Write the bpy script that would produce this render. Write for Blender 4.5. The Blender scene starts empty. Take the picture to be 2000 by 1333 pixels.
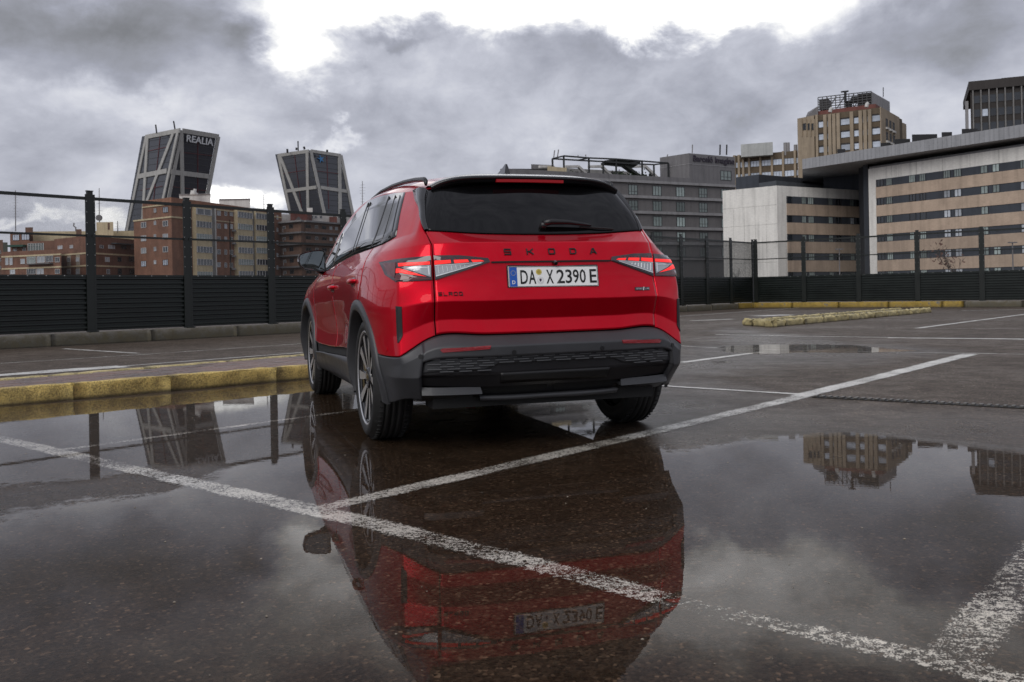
import bpy, math, random
import numpy as np
from mathutils import Matrix, Vector
R = math.radians
rng = random.Random(7); nrg = np.random.default_rng(11)
scene = bpy.context.scene
# ---------------------------------------------------------------- camera
F_PX, PPX, HY, ROLL, CAMZ = 1796., 1000., 573.1, .0185, .847   # focal length, horizon and roll in 2000 px widths
cam_d = bpy.data.cameras.new('camera'); cam = bpy.data.objects.new('camera', cam_d)
scene.collection.objects.link(cam); scene.camera = cam
cam_d.sensor_width = 36; cam_d.lens = 36*F_PX/2000
cam_d.shift_y = (HY-666.5)/2000
cam_d.clip_start = .05; cam_d.clip_end = 6000
cam.matrix_world = Matrix.Translation((0,0,CAMZ)) @ Matrix.Rotation(R(90),4,'X') @ Matrix.Rotation(-ROLL,4,'Z')
cam_d.dof.use_dof = True; cam_d.dof.focus_distance = 5.0; cam_d.dof.aperture_fstop = 9.0
# ---------------------------------------------------------------- colour management
scene.view_settings.view_transform = 'Standard'; scene.view_settings.look = 'None'
scene.view_settings.exposure = 0.0; scene.view_settings.gamma = 1.0
scene.view_settings.use_curve_mapping = False
scene.render.engine = 'CYCLES'
scene.cycles.max_bounces = 8; scene.cycles.transparent_max_bounces = 16
scene.cycles.glossy_bounces = 4; scene.cycles.diffuse_bounces = 3
scene.cycles.use_denoising = True

# ---------------------------------------------------------------- node helper
class NT_:
    def __init__(s, tree): s.t = tree; s.n = tree.nodes; s.l = tree.links; s.n.clear()
    def new(s, ty, **k):
        n = s.n.new(ty)
        for a, v in k.items():
            if a.startswith('i_'):
                key = a[2:]; key = int(key) if key.isdigit() else key.replace('_', ' ')
                s.put(n.inputs[key], v)
            else: setattr(n, a, v)
        return n
    def put(s, inp, v):
        if hasattr(v, 'is_output') or isinstance(v, bpy.types.NodeSocket): s.l.new(v, inp)
        elif hasattr(v, 'outputs'): s.l.new(v.outputs[0], inp)
        else:
            if inp.type == 'RGBA' and hasattr(v, '__len__') and len(v) == 3: v = (*v, 1)
            inp.default_value = v
    def m(s, op, a, b=None, c=None, clamp=False):
        n = s.n.new('ShaderNodeMath'); n.operation = op; n.use_clamp = clamp
        s.put(n.inputs[0], a)
        if b is not None: s.put(n.inputs[1], b)
        if c is not None: s.put(n.inputs[2], c)
        return n.outputs[0]
    def mix(s, f, a, b, blend='MIX'):
        n = s.n.new('ShaderNodeMix'); n.data_type = 'RGBA'; n.blend_type = blend
        s.put(n.inputs[0], f); s.put(n.inputs[6], a); s.put(n.inputs[7], b)
        return n.outputs[2]
    def ramp(s, f, stops, interp='LINEAR'):
        n = s.n.new('ShaderNodeValToRGB'); e = n.color_ramp.elements; n.color_ramp.interpolation = interp
        while len(e) < len(stops): e.new(.5)
        for i, (p, c) in enumerate(stops):
            e[i].position = p
            e[i].color = (c, c, c, 1) if not hasattr(c, '__len__') else (*c, 1) if len(c) == 3 else c
        s.put(n.inputs[0], f); return n.outputs[0]
    def noise(s, vec, scale, detail=4, rough=.55, dist=0, out=0):
        n = s.n.new('ShaderNodeTexNoise')
        if vec is not None: s.put(n.inputs['Vector'], vec)
        n.inputs['Scale'].default_value = scale; n.inputs['Detail'].default_value = detail
        n.inputs['Roughness'].default_value = rough; n.inputs['Distortion'].default_value = dist
        return n.outputs[out]
    def mapr(s, v, a, b, c=0., d=1.):
        n = s.n.new('ShaderNodeMapRange'); n.clamp = True
        s.put(n.inputs[0], v)
        for i, x in enumerate((a, b, c, d)): s.put(n.inputs[i+1], x)
        return n.outputs[0]
    def coord(s, which='Object', scale=None):
        n = s.n.new('ShaderNodeTexCoord'); o = n.outputs[which]
        if scale is not None:
            mp = s.n.new('ShaderNodeMapping'); s.l.new(o, mp.inputs[0]); mp.inputs['Scale'].default_value = scale; o = mp.outputs[0]
        return o
# ---------------------------------------------------------------- sky and sun
SUN_AZ, SUN_EL = R(211), R(40)     # where the sun stands: azimuth clockwise from the camera's forward (+Y), behind the camera on the left
world = bpy.data.worlds.new('World'); scene.world = world; world.use_nodes = True
def build_sky():
    w = NT_(world.node_tree)
    tc = w.new('ShaderNodeTexCoord')
    sep = w.new('ShaderNodeSeparateXYZ'); w.l.new(tc.outputs['Generated'], sep.inputs[0])
    X, Y, Z = sep.outputs
    sky = w.new('ShaderNodeTexSky', sky_type='NISHITA', sun_disc=False)
    sky.sun_elevation = SUN_EL; sky.sun_rotation = SUN_AZ; sky.air_density = 1.2; sky.dust_density = 2.5
    az0 = w.m('ARCTAN2', X, Y); el0 = w.m('ARCSINE', Z)
    # cloud coordinates: stretch towards the horizon as a cloud deck does
    zz = w.m('ADD', w.m('MAXIMUM', Z, 0.), .17)
    cx = w.m('DIVIDE', X, zz); cy = w.m('DIVIDE', Y, zz)
    cv = w.new('ShaderNodeCombineXYZ'); w.put(cv.inputs[0], cx); w.put(cv.inputs[1], cy); w.put(cv.inputs[2], w.m('MULTIPLY', Z, 2.0))
    cvv = cv.outputs[0]
    sv = w.new('ShaderNodeCombineXYZ'); w.put(sv.inputs[0], az0); w.put(sv.inputs[1], w.m('MULTIPLY', el0, 1.5)); sv = sv.outputs[0]
    wa = w.noise(sv, 9.0, 7, .6, .2); wb = w.noise(sv, 5.3, 5, .55, .2, out=0)
    wc = w.new('ShaderNodeVectorMath', operation='ADD', i_0=sv, i_1=(3.1, 7.7, 1.3)).outputs[0]
    wb = w.noise(wc, 10.0, 7, .6, .2)
    az = w.m('ADD', az0, w.m('MULTIPLY', w.m('SUBTRACT', wa, .5), .16))
    el = w.m('ADD', el0, w.m('MULTIPLY', w.m('SUBTRACT', wb, .5), .11))
    n1 = w.noise(cvv, 1.1, 6, .56, .25)
    n2 = w.noise(sv, 5.5, 7, .58, .5)
    n3 = w.noise(wc, 17.0, 6, .6, .3)
    # base tone of the deck: brighter towards the horizon
    base = w.m('ADD', w.mapr(n1, .30, .72, -.08, .10), w.mapr(n2, .3, .7, -.10, .12))
    base = w.m('ADD', base, w.mapr(n3, .3, .7, -.075, .075))
    base = w.m('ADD', base, w.mapr(el0, 0., .30, .575, .53))
    rough_ = w.m('ADD', w.m('MULTIPLY', w.m('SUBTRACT', n3, .5), .40), w.m('MULTIPLY', w.m('SUBTRACT', n2, .5), .30))
    def spot(px, py, sx, sy, amp):
        a0 = math.atan((px-1000)/F_PX); e0 = math.atan((HY-.0185*(px-1000)-py)/math.hypot(F_PX, px-1000))
        dx = w.m('DIVIDE', w.m('SUBTRACT', az, a0), sx/F_PX); dy = w.m('DIVIDE', w.m('SUBTRACT', el, e0), sy/F_PX)
        d2 = w.m('ADD', w.m('MULTIPLY', dx, dx), w.m('MULTIPLY', dy, dy))
        g = w.m('EXPONENT', w.m('MULTIPLY', d2, -1.)); g = w.m('ADD', g, w.m('MULTIPLY', rough_, w.m('MINIMUM', w.m('MULTIPLY', g, 3.), 1.)))
        n = w.new('ShaderNodeMapRange', interpolation_type='SMOOTHSTEP'); w.put(n.inputs[0], g); n.inputs[1].default_value = .02; n.inputs[2].default_value = 1.12
        return w.m('MULTIPLY', n.outputs[0], amp)
    tot = base
    for s_ in SPOTS: tot = w.m('ADD', tot, spot(*s_))
    tot = w.m('MAXIMUM', w.m('MINIMUM', tot, 4.), .10)
    tint = w.ramp(tot, [(0., (.94,.955,1.02)), (.22, (.93,.95,1.02)), (.42, (.875,.905,1.06)), (.62, (.91,.935,1.06)), (1., (1.0,1.0,1.0))])
    cloud = w.new('ShaderNodeVectorMath', operation='SCALE', i_0=tint); w.put(cloud.inputs['Scale'], w.m('MULTIPLY', tot, 10.))
    col = w.mix(.965, sky, cloud.outputs[0])
    bg = w.new('ShaderNodeBackground', i_Color=col, i_Strength=.1)
    out = w.new('ShaderNodeOutputWorld'); w.l.new(bg.outputs[0], out.inputs['Surface'])
# bright rifts and dark banks of the cloud deck: (x, y) in the photograph's frame, spread, strength
SPOTS = [(610,100,95,62,1.3),(640,20,120,36,.8),(1000,8,330,40,1.0),(1330,22,330,48,1.2),(1250,-70,700,70,1.6),(1545,60,90,26,.3),
         (470,398,105,22,1.0),(640,262,70,16,.3),(30,432,110,11,.35),(215,428,45,20,.45),(690,240,30,14,.3),
         (330,62,210,78,-.21),(80,50,200,90,-.20),(500,85,60,70,-.21),(210,140,120,30,-.12),(1290,78,120,26,-.20),(790,75,70,18,-.14),(1080,85,90,24,-.08),(1900,40,170,90,-.24),(1440,240,60,60,-.10),
         (860,150,120,60,.10),(1000,230,200,60,.06),(300,205,180,40,.10),(560,300,120,30,-.11),(100,250,140,40,-.08),(1700,120,120,50,-.08),(1150,270,200,40,.05)]
build_sky()
sun_d = bpy.data.lights.new('sun', 'SUN'); sun = bpy.data.objects.new('sun', sun_d); scene.collection.objects.link(sun)
sun_d.energy = 1.5; sun_d.angle = R(45); sun_d.color = (1., .97, .93)
_sd = Vector((math.sin(SUN_AZ)*math.cos(SUN_EL), math.cos(SUN_AZ)*math.cos(SUN_EL), math.sin(SUN_EL)))
sun.rotation_euler = _sd.to_track_quat('Z', 'Y').to_euler(); sun.location = _sd*50+Vector((0,0,10))

# ---------------------------------------------------------------- geometry helpers
COL = scene.collection
def pxw(px, py, Y=None, z=None):
    """point of the place seen at (px, py) of the 2000 px photograph, at depth Y or height z"""
    c, s = math.cos(ROLL), math.sin(ROLL); dx, dy = px-PPX, py-HY
    u = (c*dx-s*dy)/F_PX; v = -(s*dx+c*dy)/F_PX
    t = Y if Y is not None else (z-CAMZ)/v
    return Vector((u*t, t, CAMZ+v*t))
def horizon(px): return HY-math.tan(ROLL)*(px-PPX)
def link(o, parent=None):
    COL.objects.link(o)
    if parent is not None: o.parent = parent
    return o
def empty(name, label=None, cat=None, loc=(0,0,0), rz=0., group=None, kind=None, parent=None):
    o = bpy.data.objects.new(name, None); o.location = loc; o.rotation_euler = (0,0,rz); o.empty_display_size = .1
    link(o, parent); tag(o, label, cat, group, kind); return o
def tag(o, label=None, cat=None, group=None, kind=None):
    if label: o['label'] = label
    if cat: o['category'] = cat
    if group: o['group'] = group
    if kind: o['kind'] = kind
    return o
def mesh_obj(name, verts, faces, mats, parent=None, smooth=False, mi=None):
    me = bpy.data.meshes.new(name)
    me.from_pydata([tuple(map(float, v)) for v in verts], [], [tuple(map(int, f)) for f in faces])
    for m_ in (mats if isinstance(mats, (list, tuple)) else [mats]): me.materials.append(m_)
    if mi is not None: me.polygons.foreach_set('material_index', mi)
    if smooth: me.polygons.foreach_set('use_smooth', [True]*len(me.polygons))
    me.update()
    return link(bpy.data.objects.new(name, me), parent)
def share(name, me, parent=None, loc=(0,0,0), rot=(0,0,0), scale=(1,1,1)):
    o = bpy.data.objects.new(name, me); o.location = loc; o.rotation_euler = rot; o.scale = scale
    return link(o, parent)
class MB:
    """collects shapes for ONE mesh object"""
    def __init__(s): s.v = []; s.f = []; s.mi = []
    def add(s, verts, faces, mi=0):
        b = len(s.v); s.v += [tuple(v) for v in verts]; s.f += [tuple(i+b for i in f) for f in faces]; s.mi += [mi]*len(faces); return s
    def box(s, c, size, mi=0, ax=None):
        hx, hy, hz = (q/2 for q in size); ax = ax or ((1,0,0),(0,1,0),(0,0,1))
        A = [Vector(a) for a in ax]; c = Vector(c)
        vs = [c+A[0]*hx*i+A[1]*hy*j+A[2]*hz*k for k in (-1,1) for j in (-1,1) for i in (-1,1)]
        return s.add(vs, [(0,2,3,1),(4,5,7,6),(0,1,5,4),(2,6,7,3),(0,4,6,2),(1,3,7,5)], mi)
    def prism(s, poly, z0, z1, mi=0, top=None):
        n = len(poly); p1 = top or poly
        vs = [(p[0],p[1],z0) for p in poly]+[(p[0],p[1],z1) for p in p1]
        return s.add(vs, [tuple(range(n))[::-1], tuple(range(n,2*n))]+[(i,(i+1)%n,n+(i+1)%n,n+i) for i in range(n)], mi)
    def tube(s, path, r, n=8, mi=0, caps=True):
        path = [Vector(p) for p in path]; rs = r if hasattr(r,'__len__') else [r]*len(path); b = len(s.v); fs = []
        up = None
        for i, p in enumerate(path):
            d = (path[min(i+1,len(path)-1)]-path[max(i-1,0)]).normalized()
            a = d.orthogonal().normalized() if up is None else (up-d*up.dot(d)).normalized()
            up = a; e = d.cross(a)
            s.v += [tuple(p+(a*math.cos(t)+e*math.sin(t))*rs[i]) for t in (2*math.pi*k/n for k in range(n))]
        for i in range(len(path)-1):
            for k in range(n): fs.append((b+i*n+k, b+i*n+(k+1)%n, b+(i+1)*n+(k+1)%n, b+(i+1)*n+k))
        if caps: fs += [tuple(b+k for k in range(n))[::-1], tuple(b+(len(path)-1)*n+k for k in range(n))]
        s.f += fs; s.mi += [mi]*len(fs); return s
    def bar(s, p, q, w, h, mi=0, up=(0,0,1)):
        p, q = Vector(p), Vector(q); d = q-p; L = d.length; d.normalize(); a = d.cross(Vector(up))
        if a.length < 1e-4: a = d.orthogonal()
        a.normalize(); e = a.cross(d).normalized()
        return s.box((p+q)/2, (L, w, h), mi, (d, a, e))
    def quad(s, a, b, c, d, mi=0): return s.add([a,b,c,d], [(0,1,2,3)], mi)
    def build(s, name, mats, parent=None, smooth=False):
        return mesh_obj(name, s.v, s.f, mats, parent, smooth, s.mi)
def bevel(o, w=.01, seg=2):
    m_ = o.modifiers.new('bevel', 'BEVEL'); m_.width = w; m_.segments = seg; m_.limit_method = 'ANGLE'; m_.angle_limit = R(35); return o
# ---------------------------------------------------------------- materials
MATS = {}
def mat(name, color=(.5,.5,.5), rough=.6, metal=0., spec=.5, coat=0., emit=None, estr=0., vary=0., vscale=3., bump=0., bscale=40., trans=0., alpha=1.):
    if name in MATS: return MATS[name]
    m_ = bpy.data.materials.new(name); m_.use_nodes = True; t = NT_(m_.node_tree)
    b = t.new('ShaderNodeBsdfPrincipled'); o = t.new('ShaderNodeOutputMaterial'); t.l.new(b.outputs[0], o.inputs[0])
    co = t.coord('Object')
    if vary:
        n = t.noise(co, vscale, 5, .6)
        f = t.mapr(n, .3, .7, 1-vary, 1+vary)
        vm = t.new('ShaderNodeVectorMath', operation='SCALE'); vm.inputs[0].default_value = color; t.put(vm.inputs['Scale'], f)
        t.put(b.inputs['Base Color'], vm.outputs[0])
        t.put(b.inputs['Roughness'], t.mapr(n, .3, .7, max(rough-.08, 0), min(rough+.08, 1)))
    else:
        b.inputs['Base Color'].default_value = (*color, 1); b.inputs['Roughness'].default_value = rough
    b.inputs['Metallic'].default_value = metal; b.inputs['Specular IOR Level'].default_value = spec
    b.inputs['Coat Weight'].default_value = coat; b.inputs['Coat Roughness'].default_value = .03
    b.inputs['Transmission Weight'].default_value = trans
    if alpha < 1: b.inputs['Alpha'].default_value = alpha
    if emit: b.inputs['Emission Color'].default_value = (*emit, 1); b.inputs['Emission Strength'].default_value = estr
    if bump:
        bp = t.new('ShaderNodeBump', i_Strength=bump, i_Distance=.01); t.put(bp.inputs['Height'], t.noise(co, bscale, 4, .6)); t.l.new(bp.outputs[0], b.inputs['Normal'])
    MATS[name] = m_; return m_
# ================================================================ ground
def gp(px, py, z=0.): p = pxw(px, py, z=z); return np.array([p.x, p.y])
def poly_sd(P, poly):
    """signed distance (positive inside) of points P [n,2] to a polygon"""
    poly = np.asarray(poly); a = poly; b = np.roll(poly, -1, 0)
    d = np.full(len(P), 1e9); ins = np.zeros(len(P), bool)
    for p, q in zip(a, b):
        e = q-p; w_ = P-p; t = np.clip((w_@e)/(e@e), 0, 1)
        d = np.minimum(d, np.hypot(*(w_-t[:, None]*e).T))
        c = ((p[1] <= P[:,1]) != (q[1] <= P[:,1]))
        with np.errstate(divide='ignore', invalid='ignore'):
            ins ^= c & (P[:,0] < (q[0]-p[0])*(P[:,1]-p[1])/(q[1]-p[1])+p[0])
    return np.where(ins, d, -d)
PUD_MAIN = [gp(*p) for p in [(-90,808),(0,797),(150,786),(300,774),(470,757),(595,743),(640,745),(668,768),(760,786),(1000,795),(1060,788),(1150,790),(1180,806),(1186,842),(1262,862),(1300,888),
            (1405,872),(1482,856),(1573,848),(1660,845),(1737,846),(1800,853),(1912,869),(2000,878),(2120,888),(2200,1000)]]+[np.array(p) for p in [(3.5,1.2),(1.5,.8),(-1.5,.8),(-3.5,1.5),(-5.0,3.5)]]
DAMP_ISLE = [gp(*p) for p in [(-90,962),(60,950),(180,942),(330,926),(430,916),(345,952),(140,984),(0,1006),(-90,1018)]]
PUD_MID = [gp(*p) for p in [(1385,679),(1440,675),(1560,673.5),(1680,676),(1790,686),(1700,690.5),(1560,690),(1480,694),(1420,690)]]
PUD_SMALL = [[gp(*p) for p in [(1375,709),(1420,704),(1440,708),(1400,714)]],
             [gp(*p) for p in [(1828,838),(1880,829),(1960,836),(2060,832),(2060,846),(1960,850),(1890,848)]],
             [gp(*p) for p in [(1296,790),(1340,784),(1385,792),(1330,802),(1290,803)]]]
# damp asphalt around and between the puddles
DAMP = [gp(*p) for p in [(1290,700),(1420,640),(1700,668),(1780,700),(1500,720),(1420,745),(1520,800),(1800,815),(2100,800),(2200,900),(1300,1000),(600,760)]]
def vnoise(x, y, s, seed=0):
    g = np.random.default_rng(seed).random((64, 64)); x = x*s; y = y*s
    i = np.floor(x).astype(int); j = np.floor(y).astype(int); fx = x-i; fy = y-j
    fx = fx*fx*(3-2*fx); fy = fy*fy*(3-2*fy); G = lambda a, b: g[a % 64, b % 64]
    return (G(i,j)*(1-fx)+G(i+1,j)*fx)*(1-fy)+(G(i,j+1)*(1-fx)+G(i+1,j+1)*fx)*fy-.5
def rag(P, a=.12): return a*(vnoise(P[:,0],P[:,1],1.7,1)+.6*vnoise(P[:,0],P[:,1],4.3,2)+.35*vnoise(P[:,0],P[:,1],11,3))
def asphalt_mat():
    m_ = bpy.data.materials.new('wet_asphalt'); m_.use_nodes = True; t = NT_(m_.node_tree)
    b = t.new('ShaderNodeBsdfPrincipled'); o = t.new('ShaderNodeOutputMaterial'); t.l.new(b.outputs[0], o.inputs[0])
    co = t.coord('Object')
    wet = t.new('ShaderNodeAttribute', attribute_name='wet').outputs['Fac']
    big = t.noise(co, .55, 6, .62, .3); mid = t.noise(co, 4.0, 6, .65, .2); fine = t.noise(co, 95., 3, .7); vo = t.new('ShaderNodeTexVoronoi', i_Scale=105., i_Vector=co)
    vo2 = t.new('ShaderNodeTexVoronoi', i_Scale=60., i_Vector=co)
    stone = t.ramp(vo.outputs['Color'], [(0., .38), (.5, .8), (.8, 1.25), (.92, 2.9), (1., 4.6)])
    light = t.ramp(vo2.outputs['Color'], [(0., 0.), (.93, 0.), (.97, 1.)])
    dry = t.mix(t.mapr(big, .35, .68), (.098,.078,.062), (.148,.120,.097))
    dry = t.mix(t.mapr(mid, .4, .7, 0, .6), dry, (.048,.040,.034))
    dry = t.mix(t.m('MULTIPLY', light, .6), dry, (.24,.21,.17))
    colr = t.new('ShaderNodeVectorMath', operation='SCALE', i_0=dry); t.put(colr.inputs['Scale'], stone)
    wetc = t.new('ShaderNodeVectorMath', operation='MULTIPLY', i_0=colr.outputs[0], i_1=(.38,.31,.255))
    t.put(b.inputs['Base Color'], t.mix(wet, colr.outputs[0], wetc.outputs[0]))
    wp = t.m('ADD', wet, t.mapr(big, .3, .7, -.25, .25), clamp=True)
    rough = t.m('ADD', t.mapr(wp, 0., .9, .50, .24), t.mapr(mid, .3, .7, -.06, .08))
    t.put(b.inputs['Roughness'], rough)
    und = t.new('ShaderNodeAttribute', attribute_name='under').outputs['Fac']
    t.put(b.inputs['Specular IOR Level'], t.m('MULTIPLY', t.mapr(wp, 0, 1, .06, .22), t.mapr(und, 0., 1., 1., .06)))
    h = t.m('ADD', t.m('MULTIPLY', fine, .6), t.m('MULTIPLY', vo.outputs['Distance'], .9))
    bp = t.new('ShaderNodeBump', i_Distance=.006); t.put(bp.inputs['Strength'], t.mapr(wp, 0, 1, .75, .45)); t.put(bp.inputs['Height'], h)
    t.l.new(bp.outputs[0], b.inputs['Normal'])
    return m_
def grid_mesh(name, xs, ys, z, m_, keep=None, attrs=None, kind='structure', label=None):
    nx, ny = len(xs), len(ys); X, Y = np.meshgrid(xs, ys, indexing='ij'); P = np.c_[X.ravel(), Y.ravel()]
    A = {k: f(P) for k, f in (attrs or {}).items()}
    i, j = np.meshgrid(np.arange(nx-1), np.arange(ny-1), indexing='ij'); i = i.ravel(); j = j.ravel()
    Q = np.c_[i*ny+j, (i+1)*ny+j, (i+1)*ny+j+1, i*ny+j+1]
    if keep is not None:
        kv = keep(P, A); Q = Q[kv[Q].any(1)]
        used = np.unique(Q); remap = np.full(len(P), -1); remap[used] = np.arange(len(used)); Q = remap[Q]; P = P[used]; A = {k: v[used] for k, v in A.items()}
    me = bpy.data.meshes.new(name); me.vertices.add(len(P)); me.vertices.foreach_set('co', np.c_[P, np.full(len(P), z)].ravel())
    me.loops.add(Q.size); me.loops.foreach_set('vertex_index', Q.ravel()); me.polygons.add(len(Q)); me.polygons.foreach_set('loop_start', np.arange(len(Q))*4)
    me.update(calc_edges=True); me.validate()
    for k, v in A.items(): me.attributes.new(k, 'FLOAT', 'POINT').data.foreach_set('value', v.astype(np.float32))
    me.materials.append(m_); o = link(bpy.data.objects.new(name, me)); tag(o, label, None, None, kind); return o
def main_depth(P): 
    d = np.minimum(poly_sd(P, PUD_MAIN)+rag(P), .45)
    isle = poly_sd(P, DAMP_ISLE)+rag(P, .22)
    return np.where(isle > -.25, np.minimum(d, -isle*.8-.02), d)
def wet_attr(P):
    w_ = np.clip((poly_sd(P, PUD_MAIN)+.55)/.7, 0, 1)
    w_ = np.maximum(w_, np.clip((poly_sd(P, DAMP)+rag(P,.8)+.4)/1.2, 0, 1)*.75)
    for p in [PUD_MID]+PUD_SMALL: w_ = np.maximum(w_, np.clip((poly_sd(P, p)+.9)/1.0, 0, 1)*.9)
    return w_
xs = np.r_[[-3000,-1200,-500,-200,-90,-45,-25,-16], np.arange(-12, 15.01, .12), [18,24,32,45,90,200,500,1200,3000]]
ys = np.r_[[-400,-100,-30,-10,-4,-1], np.arange(.5, 22.01, .12), np.arange(22.6, 44, .7), [50,65,90,150,300,600,1200,2500,4500]]
grid_mesh('ground', xs, ys, 0., asphalt_mat(), attrs={'wet': wet_attr, 'under': lambda P: np.clip(main_depth(P)/.1+.3, 0, 1)})
def water_mat():
    m_ = bpy.data.materials.new('rain_water'); m_.use_nodes = True; t = NT_(m_.node_tree)
    o = t.new('ShaderNodeOutputMaterial'); co = t.coord('Object')
    dep = t.new('ShaderNodeAttribute', attribute_name='depth').outputs['Fac']
    g1 = t.noise(co, 60., 3, .7); g2 = t.noise(co, 14., 4, .6)
    d = t.m('ADD', dep, t.m('ADD', t.mapr(g1, .25, .75, -.055, .055), t.mapr(g2, .25, .75, -.06, .06)))
    a = t.mapr(d, -.02, .05)
    # stones of the asphalt that just break the surface
    vo = t.new('ShaderNodeTexVoronoi', i_Scale=42., i_Vector=co); pk = t.ramp(vo.outputs['Color'], [(0., 1.), (.965, 1.), (.98, .25)])
    a = t.m('MULTIPLY', a, t.m('MAXIMUM', pk, t.mapr(dep, .10, .4)))
    w1 = t.noise(t.coord('Object', (1., 3.2, 1.)), 9., 2, .5)
    bp = t.new('ShaderNodeBump', i_Strength=.008, i_Distance=.006); t.put(bp.inputs['Height'], w1)
    # reflectance of still water for the light a polarising filter lets through
    ge = t.new('ShaderNodeNewGeometry'); dt = t.new('ShaderNodeVectorMath', operation='DOT_PRODUCT'); t.l.new(ge.outputs['Incoming'], dt.inputs[0]); t.l.new(bp.outputs[0], dt.inputs[1])
    ci = t.m('MAXIMUM', t.m('ABSOLUTE', dt.outputs['Value']), .001); ct = t.m('SQRT', t.m('SUBTRACT', 1., t.m('DIVIDE', t.m('SUBTRACT', 1., t.m('MULTIPLY', ci, ci)), 1.333**2)))
    def refl(a, b): r_ = t.m('DIVIDE', t.m('SUBTRACT', a, b), t.m('ADD', a, b)); return t.m('MULTIPLY', r_, r_)
    nc = t.m('MULTIPLY', ci, 1.333); nt = t.m('MULTIPLY', ct, 1.333); fr = t.m('ADD', t.m('MULTIPLY', refl(nc, ct), .98), t.m('MULTIPLY', refl(ci, nt), .02))
    gl = t.new('ShaderNodeBsdfGlossy', i_Roughness=.012, i_Color=(1,1,1)); t.l.new(bp.outputs[0], gl.inputs['Normal'])
    tr = t.new('ShaderNodeBsdfTransparent', i_Color=(.95,.93,.90))
    mx = t.new('ShaderNodeMixShader'); t.put(mx.inputs[0], fr); t.l.new(tr.outputs[0], mx.inputs[1]); t.l.new(gl.outputs[0], mx.inputs[2])
    cl = t.new('ShaderNodeBsdfTransparent'); fin = t.new('ShaderNodeMixShader'); t.put(fin.inputs[0], a); t.l.new(cl.outputs[0], fin.inputs[1]); t.l.new(mx.outputs[0], fin.inputs[2])
    t.l.new(fin.outputs[0], o.inputs[0]); return m_
WATER = water_mat()
grid_mesh('puddle', np.arange(-6.5, 5.6, .05), np.arange(.8, 10.6, .05), .008, WATER, keep=lambda P, A: A['depth'] > -.14, attrs={'depth': main_depth},
          label='large rain puddle under the red car and across the front of the car park')
def small(poly, res=.06, ragged=.18, lab=''):
    a = np.array(poly); lo = a.min(0)-.4; hi = a.max(0)+.4
    grid_mesh('puddle', np.arange(lo[0], hi[0], res), np.arange(lo[1], hi[1], res), .008, WATER, keep=lambda P, A: A['depth'] > -.14,
              attrs={'depth': lambda P: np.minimum(poly_sd(P, poly)+rag(P, ragged)-.03, .3)}, label=lab)
small(PUD_MID, .07, .22, 'long narrow puddle mirroring the pale building, between two white lines')
small(PUD_SMALL[0], .05, .3, 'small shallow puddle just right of the car'); small(PUD_SMALL[1], .05, .3, 'small dark puddle beyond the large puddle'); small(PUD_SMALL[2], .05, .4, 'small damp puddle beside the rear right tyre')
# ---------------------------------------------------------------- painted markings
def paint_mat(name, col, wear, scale=62.):
    m_ = bpy.data.materials.new(name); m_.use_nodes = True; t = NT_(m_.node_tree)
    b = t.new('ShaderNodeBsdfPrincipled'); o = t.new('ShaderNodeOutputMaterial'); co = t.coord('Object')
    n = t.noise(co, scale, 4, .75, .4); n2 = t.noise(co, 3.2, 4, .6); n3 = t.noise(co, 210., 2, .6)
    edge = t.new('ShaderNodeAttribute', attribute_name='edge').outputs['Fac']
    w_ = t.m('ADD', t.m('ADD', n, t.m('MULTIPLY', t.m('SUBTRACT', n2, .5), .5)), t.m('MULTIPLY', t.m('SUBTRACT', n3, .5), .75))
    w_ = t.m('SUBTRACT', w_, t.m('MULTIPLY', edge, .22))
    a = t.mapr(w_, wear-.025, wear+.035)
    t.put(b.inputs['Base Color'], t.mix(t.mapr(n2, .3, .7), tuple(c*.72 for c in col), col)); b.inputs['Roughness'].default_value = .42
    bp = t.new('ShaderNodeBump', i_Strength=.5, i_Distance=.004); t.put(bp.inputs['Height'], n); t.l.new(bp.outputs[0], b.inputs['Normal'])
    cl = t.new('ShaderNodeBsdfTransparent'); mx = t.new('ShaderNodeMixShader'); t.put(mx.inputs[0], a); t.l.new(cl.outputs[0], mx.inputs[1]); t.l.new(b.outputs[0], mx.inputs[2])
    t.l.new(mx.outputs[0], o.inputs[0]); return m_
PAINT = {k: paint_mat('line_paint_'+n, (.72,.705,.66), w) for k, n, w in (('worn','worn',.525),('mid','scuffed',.465),('good','fresh',.37),('faint','faint',.60))}
PAINT['vworn'] = paint_mat('line_paint_eroded', (.74,.70,.63), .555, 46.)
_lz = [.0030]
def stripe(pts, width, pm, label, world_pts=None):
    P = [Vector((*gp(*p), 0)) for p in pts] if world_pts is None else [Vector((*p, 0)) for p in world_pts]
    ws = [q*.88 for q in (width if hasattr(width, '__len__') else [width]*len(P))]
    dense = []; 
    for i in range(len(P)-1):
        n = max(2, int((P[i+1]-P[i]).length/.5))
        for k in range(n): dense.append((P[i].lerp(P[i+1], k/n), ws[i]+(ws[i+1]-ws[i])*k/n))
    dense.append((P[-1], ws[-1]))
    vs, fs, ed = [], [], []
    for i, (p, w_) in enumerate(dense):
        d = (dense[min(i+1,len(dense)-1)][0]-dense[max(i-1,0)][0]).normalized(); nrm = Vector((-d.y, d.x, 0))
        for k, e in ((-.5,1.),(-.32,0.),(.32,0.),(.5,1.)): vs.append(p+nrm*w_*k+Vector((0,0,_lz[0]))); ed.append(e)
    for i in range(len(dense)-1):
        for k in range(3): fs.append((i*4+k, i*4+4+k, i*4+5+k, i*4+1+k))
    o = mesh_obj('painted_line', vs, fs, PAINT[pm]); tag(o, label, kind='structure')
    o.data.attributes.new('edge', 'FLOAT', 'POINT').data.foreach_set('value', ed)
    _lz[0] += .0001
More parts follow.
